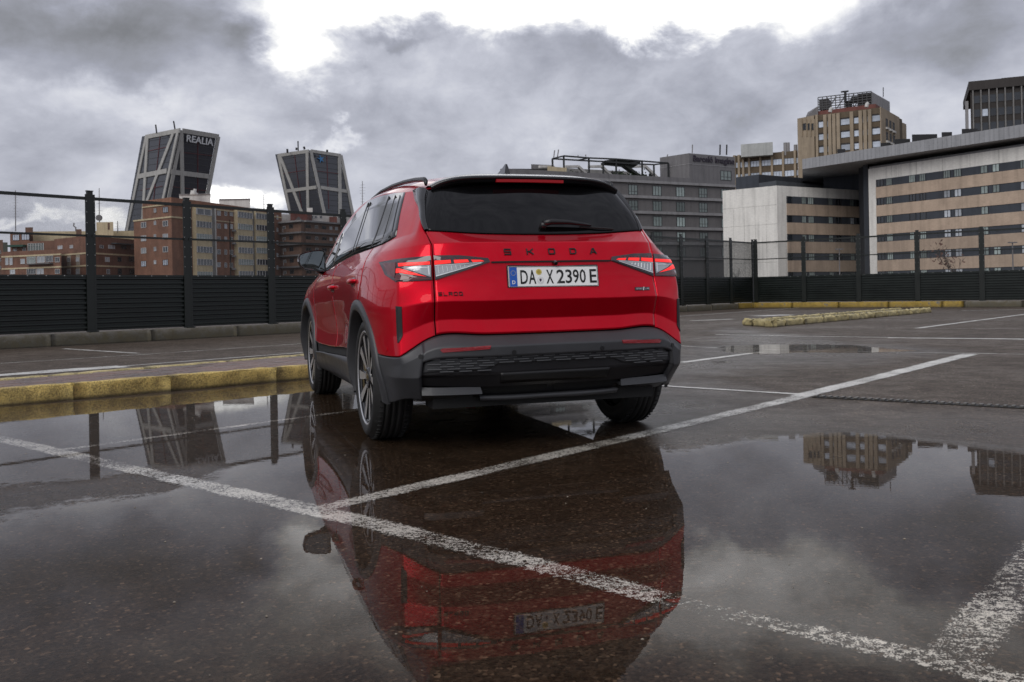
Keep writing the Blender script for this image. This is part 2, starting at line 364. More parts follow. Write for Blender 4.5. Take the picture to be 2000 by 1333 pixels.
stripe([(622,996),(1100,886),(1450,803),(1578,772)], [.15,.17,.19,.20], 'mid', 'long white bay line running from the foreground past the car to the right')
stripe([(1560,775),(1700,741),(1895,692)], [.20,.21,.24], 'good', 'far white bay line beyond the corner on the right')
stripe([(-120,830),(0,858),(330,934)], [.17,.17,.17], 'worn', 'worn white line crossing the puddle at left')
stripe([(325,933),(640,1004),(800,1042)], [.17,.18,.17], 'mid', 'bold white line in the puddle, middle length')
stripe([(795,1041),(1040,1103),(1300,1172)], [.17,.16,.16], 'worn', 'worn white line through the reflection of the car')
stripe([(1295,1170),(1440,1207)], [.15,.15], 'faint', 'nearly erased piece of the foreground line')
stripe([(1432,1205),(1620,1246),(1800,1288),(2150,1375)], [.12,.14,.15,.15], 'vworn', 'eroded white line at lower right')
stripe([(1850,1304),(1945,1185),(2120,975)], [.19,.19,.19], 'vworn', 'broad eroded white line in the lower right corner')
stripe([(105,882),(400,842),(600,815),(700,802)], [.10,.10,.09,.09], 'worn', 'thin worn line under water between kerb and car')
stripe([(1260,752),(1315,756),(1560,771)], .10, 'good', 'white cross line right of the rear tyre')
stripe([(1330,709),(1410,698.5),(1490,688)], [.16,.16,.15], 'good', 'short white bay line beside the car')
stripe([(1316,675.5),(1410,681),(1600,686),(1790,689.5),(2080,694)], .085, 'mid', 'thin white line along the far puddle')
stripe([(1398,654),(1560,657.5),(1740,660)], .12, 'good', 'white line behind the long puddle'); stripe([(1735,660.5),(2080,664)], .26, 'good', 'broad white line at the right edge')
stripe([(1790,642),(2060,607)], .16, 'good', 'slanting white bay line at far right')
stripe([(1540,641),(1790,641.8),(2080,644)], .07, 'mid', 'thin line beyond the kerbed island'); stripe([(1700,624),(2080,628)], .08, 'mid', 'thin far line at right')
stripe([(1310,619.5),(1560,602)], .12, 'good', 'far thin lane line behind the car'); stripe([(1352,627),(1432,624)], .35, 'good', 'broad far dash behind the car'); stripe([(1478,618),(1540,615.5)], .9, 'good', 'white patch of an arrow near the island')
stripe([(1880,607.5),(2080,603.5)], .2, 'good', 'far white line near the fence at right')
stripe([(-60,714.5),(300,692),(590,672)], .085, 'mid', 'thin lane line beyond the kerb at left'); stripe([(125,682),(270,691)], .13, 'good', 'short bay line by the fence at left')
stripe([(-60,739),(0,734),(120,725),(240,716.5)], [.28,.40,.60,.55], 'good', 'thick white band beside the brick strip'); stripe([(236,716.5),(590,689.5)], .10, 'good', 'white edge line beside the brick strip')
# drain joint with a ribbed metal cover, running on from the cross line
a = gp(1590,776); b_ = gp(2120,804); dv = (b_-a)/np.linalg.norm(b_-a); nv = np.array([-dv[1], dv[0]]); L = np.linalg.norm(b_-a)
jm = mat('joint_metal', (.10,.095,.085), .38, .3, vary=.4, vscale=20); jd = mat('joint_dark', (.012,.011,.010), .6)
jt = empty('drain_joint', 'narrow ribbed metal joint strip let into the asphalt at right', 'drain', (a[0], a[1], 0), math.atan2(dv[1], dv[0]))
MB().box((L/2,0,.004), (L,.10,.006)).build('channel', jd, jt)
mb = MB()
for k in range(int(L/.05)): mb.box((k*.05+.02, rng.uniform(-.004,.004), .010), (.022,.075,.012))
o = mb.build('rib', jm, jt); o['kind'] = 'stuff'
# ================================================================ kerbs
def kerb_mat(name, paint, amount, grime=.5, mz=5.2, mcol=(.075,.060,.022)):
    m_ = bpy.data.materials.new(name); m_.use_nodes = True; t = NT_(m_.node_tree)
    b = t.new('ShaderNodeBsdfPrincipled'); o = t.new('ShaderNodeOutputMaterial'); t.l.new(b.outputs[0], o.inputs[0])
    co = t.coord('Object'); co2 = t.new('ShaderNodeNewGeometry').outputs['Position']
    n = t.noise(co2, 5., 7, .68, .5); n2 = t.noise(co2, 22., 5, .65); n3 = t.noise(co2, 1.8, 4, .6)
    sep = t.new('ShaderNodeSeparateXYZ'); t.l.new(co, sep.inputs[0])
    conc = t.mix(t.mapr(n2, .3, .7), (.10,.095,.085), (.23,.215,.19))
    pc = t.mix(t.mapr(n3, .3, .7), tuple(c*.72 for c in paint), paint)
    f = t.mapr(t.m('ADD', n, t.m('MULTIPLY', t.m('SUBTRACT', n2, .5), .4)), .5-.25*amount-.04, .5-.25*amount+.05)
    c = t.mix(f, conc, pc)
    n4 = t.noise(co2, 75., 4, .7)
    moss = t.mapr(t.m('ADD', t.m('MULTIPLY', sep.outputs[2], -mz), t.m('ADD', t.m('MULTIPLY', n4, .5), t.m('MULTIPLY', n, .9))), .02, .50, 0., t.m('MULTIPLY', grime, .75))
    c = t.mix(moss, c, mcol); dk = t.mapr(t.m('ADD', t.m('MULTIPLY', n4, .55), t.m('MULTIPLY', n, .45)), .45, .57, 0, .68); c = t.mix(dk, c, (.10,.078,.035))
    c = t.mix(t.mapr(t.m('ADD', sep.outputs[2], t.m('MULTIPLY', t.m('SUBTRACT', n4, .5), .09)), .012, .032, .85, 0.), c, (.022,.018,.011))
    t.put(b.inputs['Base Color'], c); b.inputs['Roughness'].default_value = .62
    bp = t.new('ShaderNodeBump', i_Strength=.8, i_Distance=.012); t.put(bp.inputs['Height'], t.m('ADD', n2, n)); t.l.new(bp.outputs[0], b.inputs['Normal']); return m_
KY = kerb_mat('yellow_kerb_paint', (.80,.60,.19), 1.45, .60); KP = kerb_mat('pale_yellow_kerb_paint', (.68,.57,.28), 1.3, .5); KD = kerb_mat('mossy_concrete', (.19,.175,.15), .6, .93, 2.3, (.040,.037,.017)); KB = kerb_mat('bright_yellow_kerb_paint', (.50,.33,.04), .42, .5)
def stone(L, W, H, seed, rough=.012, rnd=.03):
    """worn kerb block, long axis x, from x=0 to L, y=0..W inwards, z=-.05..H"""
    r = np.random.default_rng(seed); nx = max(4, int(L/.11)); vs, fs = [], []
    prof = [(0,-.05),(0,H*.35),(.004,H*.75),(rnd*.35,H-rnd*.35),(rnd,H),(W*.6,H),(W-.02,H),(W,H-.02),(W,-.05)]
    for i in range(nx+1):
        x = L*i/nx
        for k, (y, z) in enumerate(prof):
            e = .005 if i in (0, nx) and 0 < k < 8 else 0
            ex = (.004 if i == 0 else -.004 if i == nx else 0)*(k in (3,4,5,6))
            vs.append((x+ex, y+(r.normal()*rough if k < 5 else 0)+e*(k < 5)*.5, z+(r.normal()*rough*.55 if 2 < k < 7 else 0)-e*(2 < k < 7)*.5))
    m_ = len(prof)
    for i in range(nx):
        for k in range(m_-1): fs.append((i*m_+k, (i+1)*m_+k, (i+1)*m_+k+1, i*m_+k+1)[::-1])
    fs += [tuple(range(m_)), tuple(nx*m_+k for k in range(m_))[::-1]]
    return vs, [f[::-1] for f in fs]
def kerb(label, A, B, joints, W, H, m_, seed, rough=.012, flip=False, gap=.008, rnd=.03, grp=None, name='kerb'):
    A = np.array(A); B = np.array(B); d = B-A; L = np.linalg.norm(d); ang = math.atan2(d[1], d[0])
    root = empty(name, label, 'kerb', (A[0], A[1], 0), ang, grp)
    js = [0]+[j for j in joints if 0 < j < L]+[L]
    for i in range(len(js)-1):
        l = js[i+1]-js[i]-gap; vs, fs = stone(l, W, H, seed+i, rough, rnd)
        if flip: vs = [(x, -y, z) for x, y, z in vs]; fs = [f[::-1] for f in fs]
        o = mesh_obj('kerb_stone', vs, fs, m_, root, True); o.location = (js[i]+gap/2, 0, 0)
        mo = o.modifiers.new('n', 'WEIGHTED_NORMAL')
    return root
# left island: front kerb, brick strip, back kerb
kA = np.array([-4.181,7.48]); kd = np.array([.7235,.6903]); kB = kA+kd*6.2; kA2 = kA-kd*4.0
def kt(px, py): return float((gp(px, py)-kA2)@kd)
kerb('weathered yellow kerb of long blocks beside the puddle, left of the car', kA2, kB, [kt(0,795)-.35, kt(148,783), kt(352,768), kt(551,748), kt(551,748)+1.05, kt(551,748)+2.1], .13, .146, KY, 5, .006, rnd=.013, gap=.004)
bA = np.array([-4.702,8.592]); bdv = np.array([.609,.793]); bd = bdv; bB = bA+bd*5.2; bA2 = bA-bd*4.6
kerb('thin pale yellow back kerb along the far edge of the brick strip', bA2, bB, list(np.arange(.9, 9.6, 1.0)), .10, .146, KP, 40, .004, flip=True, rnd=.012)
nL = np.array([-kd[1], kd[0]]); nB = np.array([bd[1], -bd[0]])
pa, pb_, pc, pd_ = kA2+nL*.135, kB+nL*.135, bB+nB*.105, bA2+nB*.105
MORT = mat('sandy_joint', (.085,.075,.064), .8, vary=.3, vscale=6)
def brickpm():
    m_ = bpy.data.materials.new('paving_brick'); m_.use_nodes = True; t = NT_(m_.node_tree); b = t.new('ShaderNodeBsdfPrincipled'); o = t.new('ShaderNodeOutputMaterial'); t.l.new(b.outputs[0], o.inputs[0])
    rnd = t.new('ShaderNodeObjectInfo').outputs['Random']; co = t.coord('Object'); ge = t.new('ShaderNodeNewGeometry'); n = t.noise(ge.outputs['Position'], 2.4, 5, .65); n2 = t.noise(ge.outputs['Position'], 40., 4, .7)
    c = t.mix(rnd, (.215,.135,.108), (.155,.105,.090)); c = t.mix(t.mapr(n, .48, .66, 0, .7), c, (.060,.050,.042)); c = t.mix(t.mapr(n2, .5, .7, 0, .4), c, (.10,.085,.07))
    t.put(b.inputs['Base Color'], c); t.put(b.inputs['Roughness'], t.mapr(n, .3, .7, .6, .35)); bp = t.new('ShaderNodeBump', i_Strength=.4, i_Distance=.004); t.put(bp.inputs['Height'], n2); t.l.new(bp.outputs[0], b.inputs['Normal']); return m_
BPM = brickpm()
o = MB().prism([pa, pb_, pc, pd_], -.05, .124).build('brick_strip', MORT)
def brick_block():
    mb = MB(); l, w_, e = .099, .048, .006
    mb.add([(sx*l,sy*w_,-.02) for sx,sy in ((-1,-1),(1,-1),(1,1),(-1,1))]+[(sx*l,sy*w_,.008) for sx,sy in ((-1,-1),(1,-1),(1,1),(-1,1))]+[(sx*(l-e),sy*(w_-e),.013) for sx,sy in ((-1,-1),(1,-1),(1,1),(-1,1))], [(0,1,5,4),(1,2,6,5),(2,3,7,6),(3,0,4,7),(4,5,9,8),(5,6,10,9),(6,7,11,10),(7,4,8,11),(8,9,10,11)]); return mb
bb = brick_block(); q = bb.build('brick', BPM); bme = q.data; bpy.data.objects.remove(q)
poly = [pa, pb_, pc, pd_]; cells = []
for r_ in range(0, 40):
    for k in range(-2, 60):
        c_ = kA2+kd*(k*.205+(r_%2)*.1025)+nL*(.135+.054+r_*.103); 
        if float(poly_sd(np.array([c_]), poly)[0]) > .05: cells.append((abs(c_[0]/c_[1]) > .60, c_[0]**2+c_[1]**2, c_))
cells.sort(key=lambda z: (z[0], z[1])); ang_ = math.atan2(kd[1], kd[0]); far = MB()
for i, (_, _, c_) in enumerate(cells):
    dz = rng.gauss(0,.0014); rz = ang_+rng.gauss(0,.012)
    if i < 300: share('brick', bme, o, (c_[0]+rng.gauss(0,.0015), c_[1], .124+dz), (rng.gauss(0,.006), rng.gauss(0,.004), rz))
    else:
        cs, sn_ = math.cos(rz), math.sin(rz); far.add([(c_[0]+v[0]*cs-v[1]*sn_, c_[1]+v[0]*sn_+v[1]*cs, .124+dz+v[2]) for v in bb.v], bb.f)
if far.v: q = far.build('far_bricks', BPM, o); q['kind'] = 'stuff'
tag(o, 'narrow strip of small reddish brick paving between two yellow kerbs', kind='structure')
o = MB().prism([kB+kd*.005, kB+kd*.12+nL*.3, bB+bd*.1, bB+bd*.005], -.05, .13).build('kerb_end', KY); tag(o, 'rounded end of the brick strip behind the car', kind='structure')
# right island of pale yellow stones
iA, iB, iC = np.array([5.34,21.4]), np.array([5.62,19.95]), np.array([13.1,28.75]); iD = iA+(iC-iB)*.985+np.array([-.1,.1])
li = np.linalg.norm(iC-iB); js = [0.75]; 
while js[-1] < li-.6: js.append(js[-1]+rng.uniform(.75,1.3))
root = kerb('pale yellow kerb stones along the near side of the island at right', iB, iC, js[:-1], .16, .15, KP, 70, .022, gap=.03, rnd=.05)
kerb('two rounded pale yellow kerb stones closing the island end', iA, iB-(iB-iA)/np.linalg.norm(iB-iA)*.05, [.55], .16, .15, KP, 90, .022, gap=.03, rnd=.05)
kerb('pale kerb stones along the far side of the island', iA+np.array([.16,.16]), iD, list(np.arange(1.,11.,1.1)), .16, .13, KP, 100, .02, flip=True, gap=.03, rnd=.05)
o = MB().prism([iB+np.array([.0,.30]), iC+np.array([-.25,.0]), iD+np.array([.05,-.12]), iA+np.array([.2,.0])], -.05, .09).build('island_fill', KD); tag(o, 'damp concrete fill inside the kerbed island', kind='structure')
# ================================================================ fence
FD = np.array([.6435,.7655]); F0 = np.array([-8.27,18.07]); CORN = np.array([10.62,40.5]); FD = (CORN-F0)/np.linalg.norm(CORN-F0)
GD = np.array([.7524,-.6587])
FM = mat('fence_steel', (.009,.012,.0105), .42, .0, .5, vary=.25, vscale=6, bump=.15, bscale=30)
FP = mat('fence_sheet', (.009,.0135,.012), .40, .0, .5, vary=.35, vscale=2.5)
RV = mat('zinc_rivet', (.45,.45,.43), .4, .6)
def mesh_mat():
    m_ = bpy.data.materials.new('expanded_metal_mesh'); m_.use_nodes = True; t = NT_(m_.node_tree)
    o = t.new('ShaderNodeOutputMaterial'); lw = t.new('ShaderNodeLayerWeight', i_Blend=.5)
    # strands have depth: the openings close as the sheet is seen more edge-on
    cosv = t.m('MAXIMUM', t.m('SUBTRACT', 1., lw.outputs['Facing']), .05); tan = t.m('DIVIDE', t.m('SQRT', t.m('SUBTRACT', 1., t.m('MULTIPLY', cosv, cosv))), cosv)
    a = t.m('ADD', .07, t.m('MULTIPLY', tan, .31), clamp=True); n = t.noise(t.coord('Object'), 55., 2, .6); a = t.m('MULTIPLY', a, t.mapr(n, .3, .7, .7, 1.3), clamp=True)
    d = t.new('ShaderNodeBsdfPrincipled', i_Base_Color=(.035,.038,.037), i_Roughness=.5); tr = t.new('ShaderNodeBsdfTransparent')
    mx = t.new('ShaderNodeMixShader'); t.put(mx.inputs[0], a); t.l.new(tr.outputs[0], mx.inputs[1]); t.l.new(d.outputs[0], mx.inputs[2]); t.l.new(mx.outputs[0], o.inputs[0]); return m_
MM = mesh_mat()
def fence(label, O, D, posts, end, H=3.0, inward=1, meshbays=True):
    """posts: distances along D from O; panels fill between. +y local = away from the car park"""
    ang = math.atan2(D[1], D[0]); root = empty('boundary_fence', label, 'fence', (O[0], O[1], 0), ang)
    zb, zp, zm, zt = .24, 1.36, 2.13, 2.86
    pm = MB()
    pm.box((0,0,(zb+H)/2), (.11,.06,H-zb)).box((-.075,-.02,(zb+H)/2-.03), (.04,.025,H-zb-.06)).box((.075,-.02,(zb+H)/2-.03), (.04,.025,H-zb-.06)).box((0,0,H+.008), (.13,.08,.016)).box((0,-.045,zb+.01),(.18,.16,.02))
    rv = MB()
    for z in np.arange(zp+.18, H-.1, .21):
        for x in (-.075,.075): rv.box((x,-.036,z), (.014,.008,.014))
    pme = rvm = None; proto = {}
    for k, p in enumerate(posts):
        if pme is None:
            o = pm.build('post', FM, root); pme = o.data; q = rv.build('rivets', RV, o); q['kind'] = 'stuff'; rvm = q.data
        else: o = share('post', pme, root); q = share('rivets', rvm, o); q['kind'] = 'stuff'
        o.location = (p, 0, 0)
    for k in range(len(posts)-1):
        x0, x1 = posts[k]+.055, posts[k+1]-.055; L = x1-x0; key = round(L, 2)
        if key not in proto:
            nr = 11; pv = []; pz = (zp-zb-.06)/nr
            for r_ in range(nr):
                z = zb+.02+r_*pz
                pv += [(.030,z),(.030,z+pz*.40),(-.012,z+pz*.55),(-.012,z+pz*.9)]
            pv += [(.030,zp-.045),(-.016,zp-.04),(-.016,zp),(.03,zp)]
            vs = [(x, y, z) for x in (0, L) for y, z in pv]; n = len(pv); fs = [(i, i+1, n+i+1, n+i) for i in range(n-1)]
            m1 = MB().add(vs, fs); 
            rw = MB()
            for x in np.arange(.18, L-.1, .34): rw.box((x,-.020,zp-.018), (.018,.008,.018))
            rl = MB().box((L/2,.0,zt), (L,.045,.06)); r2 = MB().box((L/2,.01,zm), (L,.035,.04)).box((-.0,-.02,zm),(.06,.05,.055)).box((L,-.02,zm),(.06,.05,.055))
            ms = MB().quad((0,.03,zp),(L,.03,zp),(L,.03,zt),(0,.03,zt))
            proto[key] = [x.build('t', m_).data for x, m_ in ((m1,FP),(rw,RV),(rl,FM),(r2,FM),(ms,MM))]
            for ob in [ob for ob in COL.objects if ob.name.startswith('t') and ob.name.split('.')[0] == 't']: bpy.data.objects.remove(ob)
        a, b2, c, d2, e = proto[key]
        o = share('ribbed_panel', a, root, (x0,0,0)); q = share('rivet_row', b2, o); q['kind'] = 'stuff'
        share('top_rail', c, root, (x0,0,0)); share('middle_rail', d2, root, (x0,0,0)); share('mesh_panel', e, root, (x0,0,0))
    return root
def fpos(px, O, D):  # distance along a fence line to the place seen at column px (height of eye)
    u = (math.cos(ROLL)*(px-PPX))/F_PX; return float((O[0]-u*O[1])/(u*D[1]-D[0]))
tl = [fpos(px, F0, FD) for px in (178,367,530,672)]; st = (tl[3]-tl[0])/3; Ltot = float(np.linalg.norm(CORN-F0))
pl = [tl[0]-k*st for k in (5,4,3,2,1)]+tl
nrem = round((Ltot-tl[3])/st); pl += [tl[3]+(Ltot-tl[3])*k/nrem for k in range(1, nrem+1)]
fence('long dark green fence on the left, receding behind the car to the corner', F0, FD, pl, Ltot)
pr = [0.]+[fpos(px, CORN, GD) for px in (1571,1678,1793,1919)]; sr = (pr[-1]-pr[1])/3; pr += [pr[-1]+sr, pr[-1]+2*sr]
CORN2 = CORN+GD*.09
fence('dark green fence closing the car park at right', CORN2, GD, [x-.09 if x else .06 for x in pr], pr[-1])
# plinth walls under the fences
def plinth(label, O, D, t0, t1, m_, seed, inward, H=.235, name='fence_plinth'):
    A = O+D*t0; B = O+D*t1; n = np.array([D[1], -D[0]])*inward
    js = list(np.arange(2., t1-t0-.5, 2.0))
    return kerb(label, A+n*.20, B+n*.20, js, .36, H, m_, seed, .007, gap=.004, rnd=.03, name=name)
tc = float((gp(1440,601)-F0)@FD)
tc = fpos(1440, F0+np.array([.12,-.1]), FD)
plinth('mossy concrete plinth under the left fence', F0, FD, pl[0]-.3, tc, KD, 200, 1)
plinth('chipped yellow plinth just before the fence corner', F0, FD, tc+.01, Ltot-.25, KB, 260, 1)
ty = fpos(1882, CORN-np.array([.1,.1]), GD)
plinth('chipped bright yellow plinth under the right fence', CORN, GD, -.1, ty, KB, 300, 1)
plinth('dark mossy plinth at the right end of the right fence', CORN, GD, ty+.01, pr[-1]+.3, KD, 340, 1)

# grit, chips and leaf scraps lying on the wet ground
GRIT = mat('pale_grit', (.22,.19,.15), .7, vary=.5, vscale=9); mb = MB(); r2 = random.Random(5)
for k in range(420):
    d = r2.uniform(1.9, 9.) if r2.random() < .75 else r2.uniform(6, 16); x = r2.uniform(-.62,.62)*d; s_ = r2.choice((.0012,.0016,.002,.002,.003,.004)); z = .009; a_ = r2.uniform(0,6.28); w_ = s_*r2.uniform(.5,1.); ca, sa = math.cos(a_)*s_, math.sin(a_)*s_; cb, sb = -math.sin(a_)*w_, math.cos(a_)*w_
    mb.add([(x-ca-cb,d-sa-sb,z),(x+ca-cb,d+sa-sb,z),(x+ca+cb,d+sa+sb,z),(x-ca+cb,d-sa+sb,z),(x,d,z+s_*.8)], [(0,1,4),(1,2,4),(2,3,4),(3,0,4)])
o = mb.build('grit', GRIT); tag(o, 'tiny pale grit and leaf scraps scattered over the wet asphalt', kind='stuff')
# ================================================================ buildings
def brickm(name, c, v=.25):
    m_ = bpy.data.materials.new(name); m_.use_nodes = True; t = NT_(m_.node_tree)
    b = t.new('ShaderNodeBsdfPrincipled', i_Roughness=.8); o = t.new('ShaderNodeOutputMaterial'); t.l.new(b.outputs[0], o.inputs[0]); co = t.coord('Object')
    n = t.noise(co, .35, 5, .65); n2 = t.noise(t.coord('Object', (1,1,6)), 2.2, 3, .7)
    st = t.noise(t.coord('Object', (1.5,1.5,.12)), .9, 4, .6)
    f = t.m('MULTIPLY', t.m('MULTIPLY', t.mapr(n, .3, .7, 1-v, 1+v), t.mapr(n2, .3, .7, .88, 1.12)), t.mapr(st, .45, .75, 1.05, .78))
    vm = t.new('ShaderNodeVectorMath', operation='SCALE'); vm.inputs[0].default_value = c; t.put(vm.inputs['Scale'], f); t.put(b.inputs['Base Color'], vm.outputs[0]); return m_
BRK = brickm('brick_wall_far', (.215,.108,.070)); BRK2 = brickm('dark_brick_wall', (.15,.085,.06)); BRK3 = brickm('brown_brick_wall', (.18,.09,.06))
CRM = brickm('cream_render', (.55,.46,.30), .12); BEI = brickm('beige_panel', (.44,.34,.26), .14); WHT = brickm('white_stone_cladding', (.72,.705,.665), .07)
SLT = brickm('slate_panel', (.045,.052,.065), .12); GRY = brickm('grey_render', (.135,.128,.128), .1); GRYL = brickm('pale_grey_slab', (.25,.245,.25), .08); GRY2 = brickm('grey_panel', (.155,.15,.155), .08)
TAN = brickm('tan_concrete', (.31,.25,.18), .15); BRN = brickm('brown_spandrel', (.105,.078,.05), .15); DKB = brickm('dark_bronze', (.035,.030,.028), .1); STL = brickm('aluminium_fascia', (.30,.305,.32), .06)
REDR = brickm('red_roof_tiles', (.14,.05,.04), .2); WHP = brickm('white_plaster', (.55,.54,.52), .1); TWR = brickm('pale_steel_band', (.33,.325,.31), .10); DARKM = brickm('rooftop_dark', (.02,.02,.022), .1)
FRW = mat('window_frame_white', (.55,.55,.55), .5); FRD = mat('window_frame_dark', (.035,.035,.038), .5)
def glassm(name, c, rough=.06, spec=.8, var=.4):
    m_ = bpy.data.materials.new(name); m_.use_nodes = True; t = NT_(m_.node_tree)
    b = t.new('ShaderNodeBsdfPrincipled', i_Roughness=rough); o = t.new('ShaderNodeOutputMaterial'); t.l.new(b.outputs[0], o.inputs[0])
    b.inputs['Specular IOR Level'].default_value = spec
    rnd = t.new('ShaderNodeObjectInfo').outputs['Random']; n = t.noise(t.coord('Object'), 2.0, 2)
    f = t.m('MULTIPLY', t.mapr(rnd, 0, 1, 1-var, 1+var), t.mapr(n, .3, .7, .85, 1.15))
    vm = t.new('ShaderNodeVectorMath', operation='SCALE'); vm.inputs[0].default_value = c; t.put(vm.inputs['Scale'], f); t.put(b.inputs['Base Color'], vm.outputs[0]); return m_
GL = glassm('window_glass', (.06,.07,.085)); GLD = glassm('dark_window_glass', (.018,.022,.028), var=.3); GLB = glassm('window_with_blind', (.40,.43,.47), .25, .5, .35); GLC = glassm('window_with_curtain', (.27,.32,.31), .2, .5, .55); GLS = glassm('painted_sky_glass', (.45,.50,.58), .08, 1., .3)  # GLS: reflected sky is put into the pale base colour
GLT = glassm('tower_glass', (.040,.043,.053), .12, .55, 0.)
def unit_window(name, mull, hz, frame, glass, fw=.07):
    mb = MB(); mb.box((0,.06,0), (1,.12,1), 1)                      # glass block just behind the frame
    d = .16
    for x in (-.5+fw/2, .5-fw/2): mb.box((x,.0,0), (fw,d,1), 0)
    for z in (-.5+fw/2, .5-fw/2): mb.box((0,.0,z), (1-2*fw,d*.96,fw), 0)
    for k in range(mull): mb.box((-.5+(k+1)/(mull+1),.0,0), (fw*.8,d*.92,1-2*fw), 0)
    if hz: mb.box((0,.0,hz-.5), (1-2*fw,d*.88,fw*.8), 0)
    o = mb.build(name, [frame, glass]); me = o.data; bpy.data.objects.remove(o); return me
WIN = dict(one=unit_window('w1', 1, 0, FRW, GL), blind=unit_window('w2', 1, 0, FRW, GLB), strip=unit_window('w3', 4, 0, FRW, GL, .035), stripb=unit_window('w4', 5, .7, FRW, GLC, .03), dark=unit_window('w5', 1, 0, FRD, GLD),
           plain=unit_window('w6', 0, 0, FRD, GLD, .04), trip=unit_window('w7', 2, 0, FRD, GLC, .035), tripd=unit_window('w8', 2, .35, FRD, GLC, .035), sky=unit_window('w9', 2, 0, FRD, GLS, .03), skyone=unit_window('w10', 0, 0, FRD, GLS, .05), pair=unit_window('w11', 1, 0, FRD, GLB, .05), pairc=unit_window('w12', 1, 0, FRD, GLC, .05), off=unit_window('w13', 2, 0, FRD, GLC, .03))
class Fac:
    """one upright face of a building; A is its left end and B its right end as seen from the car park"""
    def __init__(s, root, A, B):
        s.root = root; a = pxw(A[0], horizon(A[0]), Y=A[1]); b = pxw(B[0], horizon(B[0]), Y=B[1])
        s.A = Vector((a.x,a.y,0)); s.B = Vector((b.x,b.y,0)); d = s.B-s.A; s.L = d.length; s.d = d/s.L; s.n = Vector((s.d.y,-s.d.x,0)); s.ang = math.atan2(s.d.y, s.d.x)
    def uz(s, px, py):
        c, sn = math.cos(ROLL), math.sin(ROLL); dx, dy = px-PPX, py-HY; r = Vector(((c*dx-sn*dy)/F_PX, 1, -(sn*dx+c*dy)/F_PX))
        t = s.A.dot(s.n)/Vector((r.x,1,0)).dot(s.n); p = r*t; return (p-s.A).dot(s.d), CAMZ+r.z*t
    def box(s, mb, u0, u1, z0, z1, y0, y1, mi=0):
        c = s.A+s.d*((u0+u1)/2)+s.n*((y0+y1)/2)+Vector((0,0,(z0+z1)/2)); mb.box(c, (u1-u0, abs(y1-y0), z1-z0), mi, (s.d, s.n, Vector((0,0,1)))); return mb
    def pxbox(s, mb, x0, x1, y0, y1, n0, n1, mi=0):
        u0, z1 = s.uz(x0,y0); u1, _ = s.uz(x1,y0); _, z0 = s.uz(x0,y1); return s.box(mb, u0, u1, z0, z1, n0, n1, mi)
    def win(s, kind, u, z, w, h, off=.03, name='window', parent=None):
        p = s.A+s.d*u+s.n*off+Vector((0,0,z)); return share(name, WIN[kind], parent or s.root, p-(s.root.location), (0,0,s.ang), (w,1,h))
    def pxwin(s, kind, x0, x1, y0, y1, off=.03, name='window'):
        u0, za = s.uz(x0,(y0+y1)/2); u1, _ = s.uz(x1,(y0+y1)/2); _, zt = s.uz((x0+x1)/2,y0); _, zb = s.uz((x0+x1)/2,y1)
        return s.win(kind, (u0+u1)/2, (zt+zb)/2, u1-u0, zt-zb, off, name)
    def pt(s, u, y=0., z=0.): return s.A+s.d*u+s.n*y+Vector((0,0,z))
def bld(name, label, cat='building', group=None): return empty(name, label, cat, (0,0,0), 0, group)
def P2(px, d): p = pxw(px, horizon(px), Y=d); return (p.x, p.y)
def zat(px, py, d): return pxw(px, py, Y=d).z
def behind(a, b, depth):
    """ring: front a..b plus the two points behind it, pushed away from the camera"""
    return [a, b, (b[0]*(1+depth/math.hypot(*b)), b[1]*(1+depth/math.hypot(*b))), (a[0]*(1+depth/math.hypot(*a)), a[1]*(1+depth/math.hypot(*a)))]
def para(p0, p1, p2): # parallelogram with corner p1
    return [p0, p1, p2, (p0[0]+p2[0]-p1[0], p0[1]+p2[1]-p1[1])]
# ---- low brick block at far left
b1 = bld('apartment_block', 'low rambling brick apartment block at far left, beyond the first fence bay')
c0, c1, c2 = P2(108,215), P2(172,205), P2(266,222); zt = zat(172,460.5,205)
MB().prism(para(c0,c1,c2), 0, zt).build('wall', BRK3, b1)
fl, fr = Fac(b1,(108,215),(172,205)), Fac(b1,(172,205),(266,222))
mb = MB()
for z in (zat(172,494.5,205), zat(172,519,205)):
    fl.box(mb, 3, fl.L, z-.18, z+.18, -.1, .12); fr.box(mb, .13, fr.L, z-.18, z+.18, -.1, .12)
mb.build('string_course', CRM, b1)
for x0,x1,y0,y1,k in [(113.4,122.5,480,487,'blind'),(137,143,479,485.5,'blind'),(131.6,137.5,503,512,'one'),(149,155.4,503,511.5,'blind'),(131.6,137.5,526.5,536,'one'),(149,155.4,526,536,'blind')]: fl.pxwin(k,x0,x1,y0,y1)
mb = MB()
for x in (131,148.6): fl.pxbox(mb, x, x+7.2, 496.5, 538, -.05, .02)
mb.build('window_panel', brickm('stone_pale', (.33,.29,.24), .1), b1)
for x0,x1,y0,y1,k in [(194.6,201.6,479,485.5,'one'),(211,224,479,486.5,'blind'),(237,246,480,487,'dark'),(255.5,262,480,487,'one'),(205,213.5,502.5,512,'blind'),(229.6,236.6,502.5,511.7,'dark'),(252,262,502,511.5,'plain'),(208,214,526,536,'one'),(230,237,525,536,'dark'),(253,262,526,536,'plain')]: fr.pxwin(k,x0,x1,y0,y1)
fr.pxbox(MB(), 217, 264, 474.8, 476.6, .0, 1.4).build('awning', mat('awning_grey', (.08,.085,.09), .7), b1)
bw = P2(4,206), P2(121,199); zf = zat(121,487,199)
q = behind(bw[0], bw[1], 14); MB().prism(q, 0, zf).build('front_wing', BRK3, b1); ff = Fac(b1,(4,206),(121,199))
mb = MB(); 
for y in (497.5,522): z = zat(121,y-.5,199); ff.box(mb, .2, ff.L, z-.17, z+.17, -.1, .13)
mb.build('string_course', CRM, b1)
